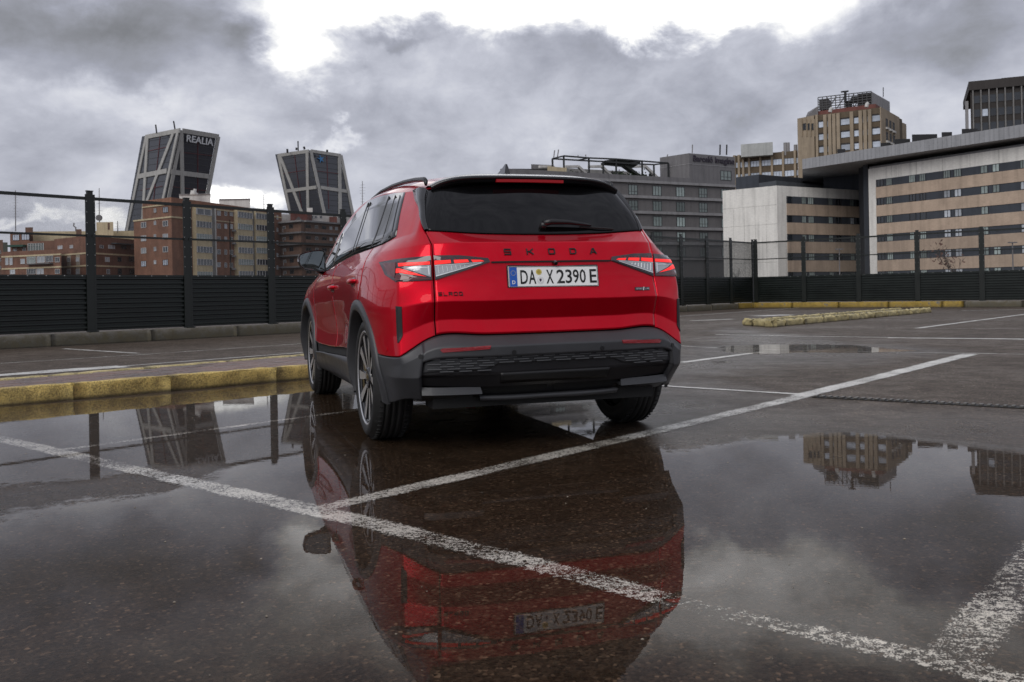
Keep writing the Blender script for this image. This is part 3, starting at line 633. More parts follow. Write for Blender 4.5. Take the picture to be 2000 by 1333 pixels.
for x0,x1,y0,y1,k in [(11,17,504,518,'blind'),(19,25,504,518,'blind'),(40.6,49,506,516,'blind'),(53,70,500.5,515,'stripb'),(72.5,88,501,513.5,'blind'),(89.6,104,499.8,512.5,'strip'),(108,117,502.6,512.5,'one'),(53,70,525,536,'strip'),(72,86,525,536,'blind'),(108,117,526,535,'one'),(20,30,526,536,'blind')]: ff.pxwin(k,x0,x1,y0,y1)
ff.pxbox(MB(), 56, 104, 516, 517.5, 0, 1.0).build('balcony', GRY2, b1)
sb = P2(22,221), P2(112,219); MB().prism(behind(*sb, 10), 0, zat(22,473,221)).build('terrace_storey', BRK3, b1); fs_ = Fac(b1,(22,221),(112,219))
fs_.pxwin('stripb',54.6,86,475.5,490); fs_.pxwin('blind',26,33,486,491); fs_.pxwin('one',44,51,484,491)
fs_.pxbox(MB(), 22, 52, 479.5, 483.5, 0, 1.3).build('awning', mat('awning_green', (.02,.07,.05), .7), b1)
sb = P2(22,225), P2(60,223); MB().prism(behind(*sb, 8), 0, zat(22,456.5,225)).build('attic', BRK3, b1); fq = Fac(b1,(22,225),(60,223)); fq.pxwin('sky',25,38,458.5,470); fq.pxwin('sky',42.5,57.5,457.5,469)
sb = P2(60,232), P2(268,236); MB().prism(behind(*sb, 6), 0, zat(100,452.5,233)).build('roof_storey', CRM, b1)
sb = P2(191,226), P2(224,226); MB().prism(behind(*sb, 7), 0, zat(191,434.5,226)).build('lift_tower', CRM, b1)
Fac(b1,(191,226),(224,226)).pxbox(MB(), 210.5, 214, 435.5, 449, -.05, .06).build('tower_slot', BRK2, b1)
sb = P2(52,228), P2(67,228); MB().prism(behind(*sb, 3), 10, zat(52,444.5,228)).build('chimney', BRK2, b1)
sb = P2(151,228), P2(162,228); MB().prism(behind(*sb, 3), 10, zat(151,448.2,228)).build('chimney', BRK2, b1)
p = pxw(148,452,Y=224); MB().tube([p,p+Vector((0,0,.9)),p+Vector((-.5,0,1.3)),p+Vector((-.4,0,2.0))], .17).build('vent_pipe', GRYL, b1)
# hillside glimpse at far left edge
hb = bld('apartment_block', 'dark roofs of a farther block at the left picture edge', group=None)
sb = P2(-60,300), P2(8,300); MB().prism(behind(*sb, 20), 0, zat(0,469,300)).build('wall', BRK2, hb); sb = P2(-60,330), P2(17,330); MB().prism(behind(*sb, 20), 0, zat(0,474,330)).build('roof_storey', brickm('far_greenish', (.07,.075,.06)), hb)
fh = Fac(hb,(-60,300),(8,300)); [fh.pxwin('one',x,x+4,y,y+6) for x in (-12,-2) for y in (490,505,520)]
# ---- tall brick block
b2 = bld('apartment_block', 'tall brick apartment block with cream glazed bays, below the leaning tower')
D = 205; c0, c1, c2 = P2(264,214), P2(338,D), P2(553,246); zt = zat(338,385.5,D); zc = zat(338,424,D)
MB().prism(para(c0,c1,c2), 0, zc).build('wall', BRK, b2)
p0 = P2(281.5,212); MB().prism(para(p0,c1,c2), zc+.01, zt).build('attic', BRK, b2)
fl, fr = Fac(b2,(264,214),(338,D)), Fac(b2,(338,D),(553,246)); fa = Fac(b2,(281.5,212),(338,D))
mb = MB(); fl.box(mb, 0, fl.L+.15, zc-.18, zc+.18, -.1, .16); fr.box(mb, 0, 8.2, zc-.18, zc+.18, -.1, .15); z = zat(338,398.5,D); fa.box(mb, 0, fa.L+.15, z-.15, z+.15, -.1, .16); fr.box(mb, 0, fr.L, z-.16, z+.16, -.1, .15)
fr.pxbox(mb, 416, 457, 430, 431.6, -.1, .13); mb.build('string_course', CRM, b2)
for dx,rows,kinds in [(281,[440,466,490,515.5],['one','blind','blind','sky']),(323.5,[410,437,462.5,487.5,513],['sky','one','blind','one','sky'])]:
    for y,k in zip(rows,kinds): fl.pxwin(k, dx-5, dx+5, y-5.5, y+5.5)
for y in (411.5,436,462,487,512.5): fl.pxwin('blind', 301, 305.5, y-4, y+4)
for y in (425,):
    pass
fp = 25.6*D/F_PX
def bay(f, x0, x1, ytop, n, proj, kinds, lab):
    u0,_ = f.uz(x0,480); u1,_ = f.uz(x1,480); _, zt_ = f.uz(x0,ytop); f.box(MB(), u0, u1, 0, zt_, -.2, proj).build('bay', CRM, f.root)
    for i in range(n):
        z = zt_-1.15-i*fp; f.win(kinds[i%len(kinds)], (u0+u1)/2, z, (u1-u0)-.15, 1.45, proj+.03)
bay(fr, 376, 407, 403.5, 7, 1.1, ['one','strip','stripb','strip','strip','stripb'], '')
bay(fr, 457.5, 487, 410.5, 7, 1.1, ['strip','stripb','strip','strip','stripb'], ''); bay(fr, 493, 521, 413.5, 7, 1.1, ['strip','strip','stripb','stripb','strip'], '')
mb = MB(); fr.pxbox(mb, 407.2, 413.5, 404, 580, -.1, .7); fr.pxbox(mb, 487.2, 492.8, 411, 580, -.1, .6); mb.build('lattice_column', brickm('grey_lattice', (.20,.195,.185), .3), b2)
fr.pxbox(MB(), 413.8, 415.6, 404, 580, -.1, .9).build('fin', WHP, b2)
for i in range(6):
    for x, w_ in ((427,7),(440.5,5),(451.5,6)):
        y = 416.5+i*25.2+(x-427)*.04; fr.pxwin(['one','blind','blind','one','one'][(i+int(x))%5], x-w_/2, x+w_/2, y-4.5, y+5)
for i in range(6):
    y = 425+i*24.5; fr.pxwin('blind', 540, 543, y-4, y+4); fr.pxwin('one', 531, 535, y-4, y+4)
fr.pxbox(MB(), 447.6, 448.4, 430, 560, .05, .2).build('drainpipe', DARKM, b2)
mb = MB()
for i in range(5): fr.pxbox(mb, 452, 456, 449+i*25, 452.5+i*25, .1, .8)
mb.build('air_conditioners', GRYL, b2)
for (x0,x1,y0,d_) in [(354,414.5,381,222),(432,492,390.5,236)]:
    MB().prism(behind(P2(x0,d_),P2(x1,d_), 7), 0, zat(x0,y0,d_)).build('roof_house', WHP, b2)
    MB().prism(behind(P2(x0-.6,d_-.3),P2(x1+.6,d_-.3), 7.5), zat(x0,y0,d_)+.002, zat(x0,y0-1.2,d_)).build('roof_slab', GRYL, b2)
mb = MB(); 
for k,(x,w_,y0,y1) in enumerate([(379,15,377,381.2),(378,11,372.8,377.2),(381,6,369.5,373)]): q = pxw(x,y1,Y=220); q2 = pxw(x,y0,Y=220); mb.tube([q, q2], w_*220/F_PX/2, 10)
mb.build('roof_cowl', WHP, b2)
# ---- dark balcony block
b3 = bld('apartment_block', 'dark brick corner block with balconies and attic storey, beside the car mirror')
D = 240; c0,c1,c2 = P2(550,245),P2(591,D),P2(720,262); zc = zat(591,432,D)
MB().prism(para(c0,c1,c2), 0, zc).build('wall', BRK2, b3)
fl, fr = Fac(b3,(550,245),(591,D)), Fac(b3,(591,D),(720,262)); pit = 22.3*D/F_PX
for i in range(6):
    z = zc-i*pit; mb = MB(); fl.box(mb, 0, fl.L+.9, z-.2, z+.22, -.1, .9); fr.box(mb, .9, fr.L if i == 0 else 15, z-.2, z+.22, -.1, .9); mb.build('balcony_slab', GRYL if i == 0 else GRY2, b3)
    if i: 
        mb = MB(); fl.box(mb, 2.2, fl.L+.8, z+.24, z+1.15, .78, .86); fr.box(mb, .78, 14.8, z+.24, z+1.15, .78, .86); mb.build('balcony_parapet', BRK2, b3)
    fl.win('one', 1.6, z-1.7, 1.1, 1.5); fl.win('dark', 4.4, z-1.7, 1.5, 2.2)
    for u,k,w_ in ((2.4,'dark',1.8),(5.5,'one',1.1),(8.4,'dark',1.6),(11,'blind',1.0),(13.2,'blind',1.)): fr.win(k, u, z-1.7, w_, 1.6)
    fr.box(MB(), 15.2, fr.L-.2, z-pit+.25, z-pit+1.25, -.1, .92).build('spandrel', CRM, b3)
    fr.win('stripb', (15.2+fr.L)/2-2.5, z-1.35, 5.2, 1.5, .5); fr.win('strip', (15.2+fr.L)/2+3., z-1.35, 5.2, 1.5, .5)
sb = P2(552,250),P2(700,262); MB().prism(behind(*sb,8), zc+.22, zat(600,419,252)).build('attic', WHP, b3); fat = Fac(b3,(552,250),(700,262)); [fat.pxwin('one',x,x+5,421.5,427.5) for x in (607,614,624,650,660)]
a = P2(570,247); b = P2(603,249); zb_ = zc+.3; zp_ = zat(586,415,247)
MB().add([(a[0],a[1],zb_),(b[0],b[1],zb_),(b[0],b[1],zp_),(a[0],a[1],zp_),(a[0],a[1]+8,zb_),(b[0],b[1]+8,zb_),(b[0],b[1]+8,zp_),(a[0],a[1]+8,zp_)], [(0,1,2,3),(1,5,6,2),(4,0,3,7),(3,2,6,7),(5,4,7,6)]).build('red_roof', REDR, b3)
m_ = ((a[0]+b[0])/2,(a[1]+b[1])/2-.6); MB().add([(a[0]+1,a[1]-.6,zb_),(b[0]-.8,b[1]-.6,zb_),(m_[0],m_[1],zp_-1.1),(a[0]+1,a[1]+2,zb_),(b[0]-.8,b[1]+2,zb_),(m_[0],m_[1]+3,zp_-1.1)], [(0,1,2),(0,2,5,3),(1,4,5,2)]).build('gable', GRY, b3)
for x0,x1,y0 in ((603,613.5,406.5),(646,661,424)): MB().prism(behind(P2(x0,256),P2(x1,256),3), 10, zat(x0,y0,256)).build('chimney', WHP if x0 < 610 else REDR, b3)
# ---- the two leaning towers
def tower(label, top, dep, shift, bands, cross, thin, grp):
    root = bld('leaning_tower', label, 'tower', grp)
    tz = zat(top[1], BY[1], dep[1]); T = [Vector((*P2(top[i],dep[i]),tz)) for i in range(3)]; T.append(T[0]+T[2]-T[1])
    Bq = [t+Vector((shift,0,-tz)) for t in T]
    mb = MB().add(T+Bq, [(0,1,2,3),(4,5,1,0),(5,6,2,1),(6,7,3,2),(7,4,0,3)]); mb.build('glass_wall', GLT, root)
    planes = [(T[1], (T[0]-T[1]).cross(Bq[1]-T[1]).normalized()), (T[1], (Bq[1]-T[1]).cross(T[2]-T[1]).normalized())]
    def on(face, px, py):
        c, sn = math.cos(ROLL), math.sin(ROLL); dx, dy = px-PPX, py-HY; r = Vector(((c*dx-sn*dy)/F_PX, 1, -(sn*dx+c*dy)/F_PX)); o = Vector((0,0,CAMZ)); p, n = planes[face]
        return o+r*((p-o).dot(n)/r.dot(n))
    for face, n in ((0,planes[0][1]),(1,planes[1][1])):
        if n.y > 0: n.negate()
    def band(face, p, q, w_, m_, name, dep_=.9):
        a, b = on(face,*p), on(face,*q); n = planes[face][1]; d = (b-a).normalized(); e = n.cross(d).normalized(); c = (a+b)/2+n*(dep_*.25)
        MB().box(c, ((b-a).length, w_, dep_), 0, (d, e, n)).build(name, m_, root)
    for k,(f,p,q,w_) in enumerate(bands): band(f,p,q,w_,TWR,'band',.9+.02*k)
    redm = mat('tower_red_mullion', (.10,.022,.025), .5)
    for f,p,q in thin: band(f,p,q,.35,redm,'mullion',.5)
    # floor joints
    for f in (0,1):
        mb = MB(); a0, a1 = (T[0],T[1]) if f == 0 else (T[1],T[2]); n = planes[f][1]
        for k in range(1, 27):
            v = Vector((shift*k/27., 0, -tz*k/27.)); mb.bar(a0+v+n*.02, a1+v+n*.02, .25, .25)
        o = mb.build('floor_joints', FRD, root); o['kind'] = 'stuff'
    return root, on, planes, T
BY = [266,253.5,265.4]
TWG = 'pair of leaning office towers'
w_ = 2.9
t1, on1, pl1, T1 = tower('left leaning glass tower with pale diagonal bands and white rooftop lettering', (283.3,354,428), (664,640,668), -24,
  [(0,(285,268.5),(352,255.5),3.2),(1,(356,255.5),(426.5,267),3.2),(0,(286.5,267),(236,513),2.6),(0,(289,268),(279.5,430),2.8),(0,(339,262),(288,394),2.8),(0,(349,254),(291,520),2.4),(1,(354.5,256),(295,560),2.6),(1,(353.5,262),(356.5,420),3.0),(1,(426,267),(381,510),2.8),
   (0,(271,345.5),(327,334.5),3.4),(1,(334,336),(408,345),3.4)], None,
  [(0,(313,268),(300,395)),(0,(289,296),(329,287)),(1,(386,268),(386,394)),(1,(356,298),(418,305)),(0,(276,372),(318,364)),(1,(336,365),(402,373))], TWG)
BY = [302,293.2,302]
t2, on2, pl2, T2 = tower('right leaning glass tower bearing a blue star, tops tilting left', (542.7,605.2,667), (750,730,756), 24.5,
  [(0,(544,304),(603.5,295.5),2.6),(1,(607,295.5),(665.5,304.5),2.6),(0,(544.5,303),(574,450),2.6),(0,(548,306),(594,425),2.8),(0,(600.5,297),(602.5,430),2.8),(1,(606.5,296),(640,450),2.8),(1,(662.5,304),(664,440),3.0),(1,(665.8,304),(693,440),2.4),(0,(561,373.5),(618,366),2.6),(1,(626,367),(676,374.5),2.8)], None,
  [(0,(575,300),(590,410)),(1,(638,305),(642,408)),(1,(616,334),(662,340)),(0,(552,340),(600,332))], TWG)
t2['label'] = 'right leaning glass tower bearing a blue star sign'
# lettering
def text_mesh(name, body, size, m_, parent, loc, ax, ext=.02, align='CENTER', sx=1., spacing=1., bold=0.):
    cu = bpy.data.curves.new(name, 'FONT'); cu.body = body; cu.size = size; cu.extrude = ext; cu.align_x = align; cu.align_y = 'CENTER'; cu.space_character = spacing; cu.resolution_u = 3; cu.offset = bold
    to = bpy.data.objects.new(name+'_tmp', cu); COL.objects.link(to); dg = bpy.context.evaluated_depsgraph_get(); me = bpy.data.meshes.new_from_object(to.evaluated_get(dg)); bpy.data.objects.remove(to); bpy.data.curves.remove(cu)
    me.name = name; me.materials.clear(); me.materials.append(m_)
    A = [Vector(a).normalized() for a in ax]; M = Matrix((( *[0]*4,),)*4)
    M = Matrix.Identity(4)
    for i in range(3):
        for j in range(3): M[j][i] = A[i][j]*(sx if i == 0 else 1)
    M.translation = Vector(loc); me.transform(M); o = bpy.data.objects.new(name, me); return link(o, parent)
SGW = mat('sign_white', (.55,.56,.58), .5)
a, b = on1(1,361,270.5), on1(1,414.5,279.5); a2 = on1(1,359,284.5); n = pl1[1][1]; d = (b-a).normalized(); up = n.cross(d).normalized()
o = text_mesh('sign_lettering', 'REALIA', 6.6, SGW, t1, (a+b)/2+n*1.2-up*.0, (d, up, n), .15, sx=1., spacing=1.0, bold=.12)
wv = max((Vector(v.co)-((a+b)/2)).dot(d) for v in o.data.vertices)*2; sc = (b-a).length/wv
c_ = (a+b)/2
for v in o.data.vertices: r_ = v.co-c_; v.co = c_+d*(r_.dot(d)*sc)+up*r_.dot(up)+n*r_.dot(n)
# blue star emblem
c_ = on2(1,625.5,311.5); n = pl2[1][1]; d = (on2(1,640,314)-on2(1,610,309)).normalized(); up = n.cross(d).normalized(); pts = []
for k in range(10):
    r_ = (3.3 if k % 2 == 0 else 1.15)*(1.25 if k in (2,8) else 1.); th = math.pi/2+.25+k*math.pi/5; pts.append(c_+d*r_*math.cos(th)+up*r_*math.sin(th))
MB().add([p+n*1.0 for p in pts]+[p+n*.6 for p in pts], [tuple(range(10))]+[(i,(i+1)%10,10+(i+1)%10,10+i) for i in range(10)]).build('star_emblem', mat('sign_blue', (.03,.16,.36), .5), t2)
for root, on, T, L in ((t1,on1,T1,[((306,259),(304,244)),((342,252),(339,237))]),(t2,on2,T2,[((561.5,297),(561,291.5)),((579,291.5),(579,289)),((595,290),(593.5,287)),((582.5,294),(582,276)),((639,295.5),(639,293))])):
    for p, q in L: d_ = T[1].y+6; MB().tube([pxw(p[0],p[1]+2,Y=d_), pxw(*q,Y=d_)], .55 if p[1]-q[1] > 9 else .9, 6).build('roof_mast', DARKM, root)
# ---- grey hotel
r1 = bld('hotel', 'grey hotel with pale floor slabs, roof terrace pergola and dark lettering', 'hotel')
dl, dr = 180, 209.5; ca, cb = P2(985,181.5), P2(1440,dr); zs = zat(1440,367,dr)
f = Fac(r1,(985,181.5),(1440,dr)); MB().prism(behind(ca,cb,30), 0, zs-.02).build('wall', GRY, r1)
mb = MB(); f.box(mb, 0, f.L+.1, zs, zs+.55, -2, .5); mb.build('roof_slab', GRYL, r1)
u1,_ = f.uz(1355.7,353); f.box(MB(), 0, u1, zs+.56, zs+1.55, -.8, .35).build('parapet', GRY2, r1)
pit = 3.30
for i in range(1,6):
    z = zs-i*pit+.3; f.box(MB(), 0, f.L+.1, z-.28, z+.32, -.1, .45).build('floor_slab', GRYL, r1)
uc,_ = f.uz(1283,380); du = f.uz(1328.5,380)[0]-uc
for i in range(5):
    for k in range(-4,4):
        u = uc+k*du
        if 4 < u < f.L-1: f.win(['trip','tripd','trip'][(i*3+k*5)%3], u, zs-i*pit-1.5, 2.35, 2.15)
        if 4 < u+du/2 < f.L-1 and k == 3: f.win('tripd', u+du*.62, zs-i*pit-1.5, 1.6, 2.15)
# sign block
D = 202; q0,q1,q2 = P2(1293.5,209),P2(1350.5,D+1),P2(1440,210.3); zt = zat(1350.5,299.5,D+1)
MB().prism(para(q0,q1,q2), zs+.56, zt).build('sign_block', GRY2, r1); f2 = Fac(r1,(1350.5,D+1),(1440,210.3)); f2b = Fac(r1,(1293.5,209),(1350.5,D+1))
z = zat(1350.5,320.5,D+1); mb = MB(); f2.box(mb, 0, f2.L, z-.07, z+.07, -.05, .06); f2b.box(mb, 0, f2b.L+.06, z-.07, z+.07, -.05, .06); u_,_ = f2b.uz(1321,320); f2b.box(mb, u_-.05, u_+.05, z+.08, zt, -.05, .05); mb.build('joint', GRYL, r1)
f2.pxwin('tripd', 1406.5, 1428, 334, 352.5)
a = f2.pt(f2.uz(1353,312)[0],.1,f2.uz(1353,312)[1]); b = f2.pt(f2.uz(1433,314.5)[0],.1,f2.uz(1433,314.5)[1]); c_ = (a+b)/2
o = text_mesh('sign_lettering', 'Barceló Imagine', 1.9, mat('sign_plum', (.030,.022,.035), .5), r1, c_, (f2.d, Vector((0,0,1)), f2.n), .08, bold=.03)
wv = (max((v.co-c_).dot(f2.d) for v in o.data.vertices)-min((v.co-c_).dot(f2.d) for v in o.data.vertices)); sc = (b-a).length/wv
for v in o.data.vertices: r_ = v.co-c_; v.co = c_+f2.d*(r_.dot(f2.d)*sc)+Vector((0,0,r_.z))+f2.n*r_.dot(f2.n)
# roof terrace
PG = mat('pergola_steel', (.02,.022,.022), .5)
def fz(x, y): return f.uz(x, y)
zr = zs+1.56
fb = Fac(r1,(1075,192),(1300,206))
def P3(px, py, dd=0.): u, z = fb.uz(px, py); return fb.pt(u, dd, z)
mb = MB(); W_ = .30
top = [(1101,305),(1150,309),(1203,311),(1254,315),(1305,319)]
bk = [(1079,310.5),(1129,313.5),(1178,316),(1228,320),(1277,322)]
for i,(p,q) in enumerate(zip(top,bk)):
    mb.bar(P3(*p), P3(*q), W_, W_); mb.bar(P3(*p), Vector((P3(*p).x,P3(*p).y,zr-.9)), W_, W_); 
    if i in (0,2,4): mb.bar(P3(*q), Vector((P3(*q).x,P3(*q).y,zr-.9)), W_, W_)
for r_ in (top,bk):
    for i in range(4): mb.bar(P3(*r_[i]), P3(*r_[i+1]), W_, W_)
o = mb.build('pergola_frame', PG, r1)
mb = MB()
for x in (1093,1144,1190,1276): mb.bar(P3(x,322,-3), P3(x+24,345,-3), .7, .5); mb.bar(P3(x-26,322.5,-3), P3(x,322,-3), .7, .5)
mb.build('sloped_beam', WHP, r1)
mb = MB(); a_, b2_, c3, d4 = P3(1176,318.5,-.5),P3(1205,311,-.2),P3(1252,315,-.2),P3(1238,325,-.5); mb.add([a_,b2_,c3,d4]+[v-Vector((0,0,.4)) for v in (a_,b2_,c3,d4)], [(0,1,2,3),(7,6,5,4),(0,4,5,1),(1,5,6,2),(2,6,7,3),(3,7,4,0)])
a_, b2_ = P3(1222,322,-1),P3(1254,345,-1); mb.bar(a_, b2_, 1.6, .5); mb.build('shade_canopy', mat('canopy_cloth', (.022,.025,.022), .9), r1)
sb = P2(1073.6,186),P2(1111,189); MB().prism(behind(*sb,6), zs, zat(1090,326,187)).build('terrace_block', CRM, r1)
f.pxbox(MB(), 1111.5, 1352, 337, 349, -.3, -.2).build('glass_balustrade', glassm('balustrade_glass', (.10,.12,.12), .1, .6, 0), r1)
f.box(MB(), f.uz(1100,350)[0], f.uz(1290,350)[0], zr-.1, zr+2.6, -12, -11.5).build('terrace_back_wall', brickm('terrace_wall', (.24,.235,.225)), r1)
mb = MB()
for k in range(16): x = 1113+k*12; p = P3(x,344,-5+rng.random()); mb.box(p, (.8,.8,rng.uniform(1.5,3.)))
mb.build('terrace_furniture', DARKM, r1)
LEAFD = mat('planter_foliage', (.028,.045,.018), .7, vary=.4, vscale=3)
mb = MB()
for k in range(420):
    x = rng.choice([1205,1213,1240,1248,1256,1118]); p = P3(x+rng.gauss(0,5), 343+rng.gauss(0,4.2), -1+rng.gauss(0,.4)); d_ = Vector((rng.gauss(0,1),rng.gauss(0,1),rng.gauss(0,1))).normalized(); e = d_.orthogonal().normalized(); mb.quad(p, p+d_*.42, p+d_*.42+e*.3, p+e*.3)
mb.build('planter_foliage', LEAFD, r1)
mb = MB()
for a_, b_ in (((1081,311),(1083.5,294)),((1088.5,309),(1091,292.5)),((1129,307),(1129,303.5)),((1144,306),(1144,302.5)),((1352,299.5),(1352.5,283)),((1303,306),(1304,302))): mb.tube([pxw(*a_,Y=200),pxw(*b_,Y=200)], .13, 5)
mb.build('aerial', GRYL, r1)
sb = P2(960,181),P2(1075,188); mb = MB()
for k in range(11): x = 988+k*8.4; p = pxw(x,346,Y=182+k*.45); q = pxw(x,331,Y=182+k*.45); mb.bar(p,q,.14,.14)
mb.bar(pxw(988,331,Y=182),pxw(1074,331.5,Y=188),.2,.2); mb.build('terrace_railing', DARKM, r1)
MB().prism(behind(P2(1042,195),P2(1085,197),8), zs, zat(1060,322,196)).build('roof_house', GRY2, r1)
# ---- pale banded building, lower wing
r2 = bld('office_wing', 'lower pale building with blank white end wall and beige bands, right of the hotel')
D = 158; q0,q1,q2 = P2(1414.7,165),P2(1520.8,D),P2(1687,168.5); zt = zat(1520.8,362.8,D)
MB().prism(para(q0,q1,q2), 0, zt).build('wall', WHT, r2); fl, fr = Fac(r2,(1414.7,165),(1520.8,D)), Fac(r2,(1520.8,D),(1687,168.5))
mb = MB()
for k in range(1,6): z = zt-k*3.28; fl.box(mb, 0.02, fl.L-.02, z-.035, z+.035, -.03, .012)
for k in range(1,5): u = fl.L*k/5; fl.box(mb, u-.03, u+.03, 0, zt-3.4, -.03, .009)
mb.build('cladding_joint', brickm('joint_grey', (.45,.44,.41)), r2)
ua,_ = fr.uz(1537,450); ub,_ = fr.uz(1680.5,450)
for i in range(5):
    z1 = 16.76-i*3.28; z0 = z1-1.28
    fr.box(MB(), ua, ub, z0, z1, -.4, .03).build('window_band', SLT, r2)
    fr.box(MB(), ua, ub, z0-2.0+.002, z0-.002, -.4, .10).build('spandrel', BEI, r2)
    for x0, x1, k in ((1538,1547,'plain'),(1566,1574,'off'),(1578,1589,'off'),(1618,1626,'off'),(1632,1643,'dark'),(1660,1667.5,'pair' if i == 1 else 'pairc'),(1672,1679,'plain')):
        u0,_ = fr.uz(x0,450); u1,_ = fr.uz(x1,450); fr.win(k, (u0+u1)/2, (z0+z1)/2, u1-u0, 1.22, .06)
sb = P2(1441,176),P2(1486,172); MB().prism(behind(*sb,14), zt-2, zat(1486,341,172)).build('roof_plant', SLT, r2)
sb = P2(1486,171),P2(1622,182); MB().prism(behind(*sb,10), zt-2, zat(1486,341,171)).build('roof_plant', brickm('slate_dark', (.025,.028,.034)), r2)
sb = P2(1486,166.5),P2(1520,163); s2 = P2(1650,176); MB().prism(para(sb[0],sb[1],s2), zt-.5, zat(1520,353,163)).build('roof_storey', brickm('slate_mid', (.055,.062,.072)), r2)
# ---- large pale building with cantilevered roof
r3 = bld('office_building', 'large beige banded building under a long cantilevered grey roof, at right edge')
f = Fac(r3,(1700,153),(2080,126)); zt = f.uz(1700,330)[1]
MB().prism(behind(P2(1700,153),P2(2080,126),40), 0, zt).build('wall', WHT, r3)
ua,_ = f.uz(1712.8,450); ub = f.L; pw = [(1714,1728,'dark'),(1733,1744.5,'off'),(1777.6,1790,'off'),(1798,1810,'off'),(1845,1858.5,'pair'),(1866,1880,'pair'),(1917.6,1932,'pairc'),(1941,1955,'pairc'),(1995.5,2010,'pair'),(2020,2033,'pairc')]
for i in range(6):
    z1 = f.uz(1712.8,351.6)[1]-i*3.02; z0 = z1-1.22
    f.box(MB(), ua, ub, z0, z1, -.4, .03).build('window_band', SLT, r3); f.box(MB(), ua, ub, z0-1.80+.002, z0-.002, -.4, .10).build('spandrel', BEI, r3)
    for j,(x0,x1,k) in enumerate(pw):
        u0,_ = f.uz(x0,450); u1,_ = f.uz(x1,450)
        if i == 0 and k == 'pair': k = 'off'
        if i in (2,3) and j == 7: continue
        if i == 1 and 2 <= j <= 3: k = 'dark'
        if i == 2 and 2 <= j <= 3: k = 'plain'
        f.win(k, (u0+u1)/2, (z0+z1)/2+.02, u1-u0, 1.16, .06)
mb = MB()
for k in range(1,7): u = f.L*k/7; f.box(mb, u-.03, u+.03, f.uz(1712.8,351.6)[1]+.02, zt, -.03, .012)
mb.build('cladding_joint', brickm('joint_grey2', (.44,.43,.40)), r3)
# recessed top floor and roof slab
fs = Fac(r3,(1700,157),(2080,129.5)); zsl = zat(1680,314.8,150.5); zst = zat(1680,294,150.5)
fs.box(MB(), -.2, fs.L, zt-.5, zsl, -20, -.5).build('top_floor', SLT, r3)
for i,(x0,x1,k) in enumerate([(1808,1836,'off'),(1836,1858,'tripd'),(1880,1905,'off'),(1907,1931,'trip'),(1940,1970,'plain'),(1985,2010,'trip')]):
    u0,_ = fs.uz(x0,320); u1,_ = fs.uz(x1,320); fs.win(k, (u0+u1)/2, (zt+zsl)/2+.1, u1-u0, (zsl-zt)*.8, -.45)
f.box(MB(), 0, f.L, zt+.01, zt+.35, -.5, -.3).build('terrace_edge', GRYL, r3)
a = P2(1571.5,159.6); b = P2(2080,124.5); sl = MB().prism(behind(a,b,32), zsl, zst); sl.build('roof_slab', STL, r3)
fsl = Fac(r3,(1571.5,159.6),(2080,124.5)); mb = MB()
for k in range(1,60): u = fsl.L*k/60; fsl.box(mb, u-.025, u+.025, zsl+.02, zst-.02, -.05, .02)
o = mb.build('fascia_joints', brickm('fascia_joint', (.22,.225,.24)), r3)
for x0,x1,y0,y1 in [(1640,1656,291.5,299),(1725,1745,279.5,287),(1752,1783,272,280),(1786.5,1836,263,276),(1844.5,1865,258.5,268),(1884,1915,252,261)]:
    d_ = 160-(x0-1571)*.06; MB().prism(behind(P2(x0,d_),P2(x1,d_),4), zst, zat(x0,y0,d_)).build('roof_unit', DARKM, r3)
# slate core between the wings
MB().prism(behind(P2(1612,172),P2(1682,168),20), 0, zsl-.01).build('slate_core', SLT, r3)
MB().prism(behind(P2(1681,160),P2(1699,155),14), 0, zsl-.01).build('slate_column', brickm('slate_dark2', (.020,.023,.030)), r3)
MB().prism(behind(P2(1690,156),P2(1699.5,154.5),2), 0, zsl-.02).build('slate_fin', SLT, r3)
# ---- tan tower with rooftop screen
r4 = bld('office_tower', 'tan concrete office tower with vertical ribs and rooftop mesh screen')
D = 250; q0,q1,q2 = P2(1595.5,260),P2(1726,D),P2(1768,269); zt = zat(1726,210,D)
MB().prism(para(q0,q1,q2), 0, zt).build('wall', BRN, r4); f = Fac(r4,(1595.5,260),(1726,D)); fr = Fac(r4,(1726,D),(1768,269))
e0 = P2(1563.3,264); zt2 = zat(1563.3,232,264); fe = Fac(r4,(1563.3,264),(1596,259.4))
MB().prism(behind(e0,P2(1596,259.4),18), 0, zt2).build('stair_shaft', TAN, r4)
for x0,x1 in ((1568.5,1574.5),(1578,1581.5),(1585.5,1589)): fe.pxwin('dark',x0,x1,241.5,254.5)
mb = MB()
for x in (1567,1576,1584,1592): fe.pxbox(mb, x-.4, x+.4, 233, 267, -.05, .35)
mb.build('rib', TAN, r4)
piv = [370,485,545,600,655,830,945,1005,1065,1238]; pit = 25.4*D/F_PX
def zx(x): return 1540+x/6.665
for x in piv:
    u,_ = f.uz(zx(x),260); f.box(MB(), u-.45 if x > 370 else u-.2, u+.45 if x < 1238 else f.L+.0, 0, zt-.3*(x != 370 and x != 1238), -.1, .7).build('rib', TAN, r4)
for i in range(7):
    z = f.uz(1726,160+462/6.665)[1]-i*pit
    for a_, b_ in zip(piv[:-1], piv[1:]):
        u0,_ = f.uz(zx(a_),260); u1,_ = f.uz(zx(b_),260); f.win('sky' if u1-u0 > 5 else 'skyone', (u0+u1)/2, z-.05, u1-u0-1.0, 1.75, .03)
        if i == 0: pass
    f.box(MB(), .5, f.L-.5, z+.9, z+1.15, -.1, .12).build('shadow_gap', DKB, r4)
fr.box(MB(), .02, fr.L*.82, 0, zt+.01, -.1, .25).build('side_wall', TAN, r4)
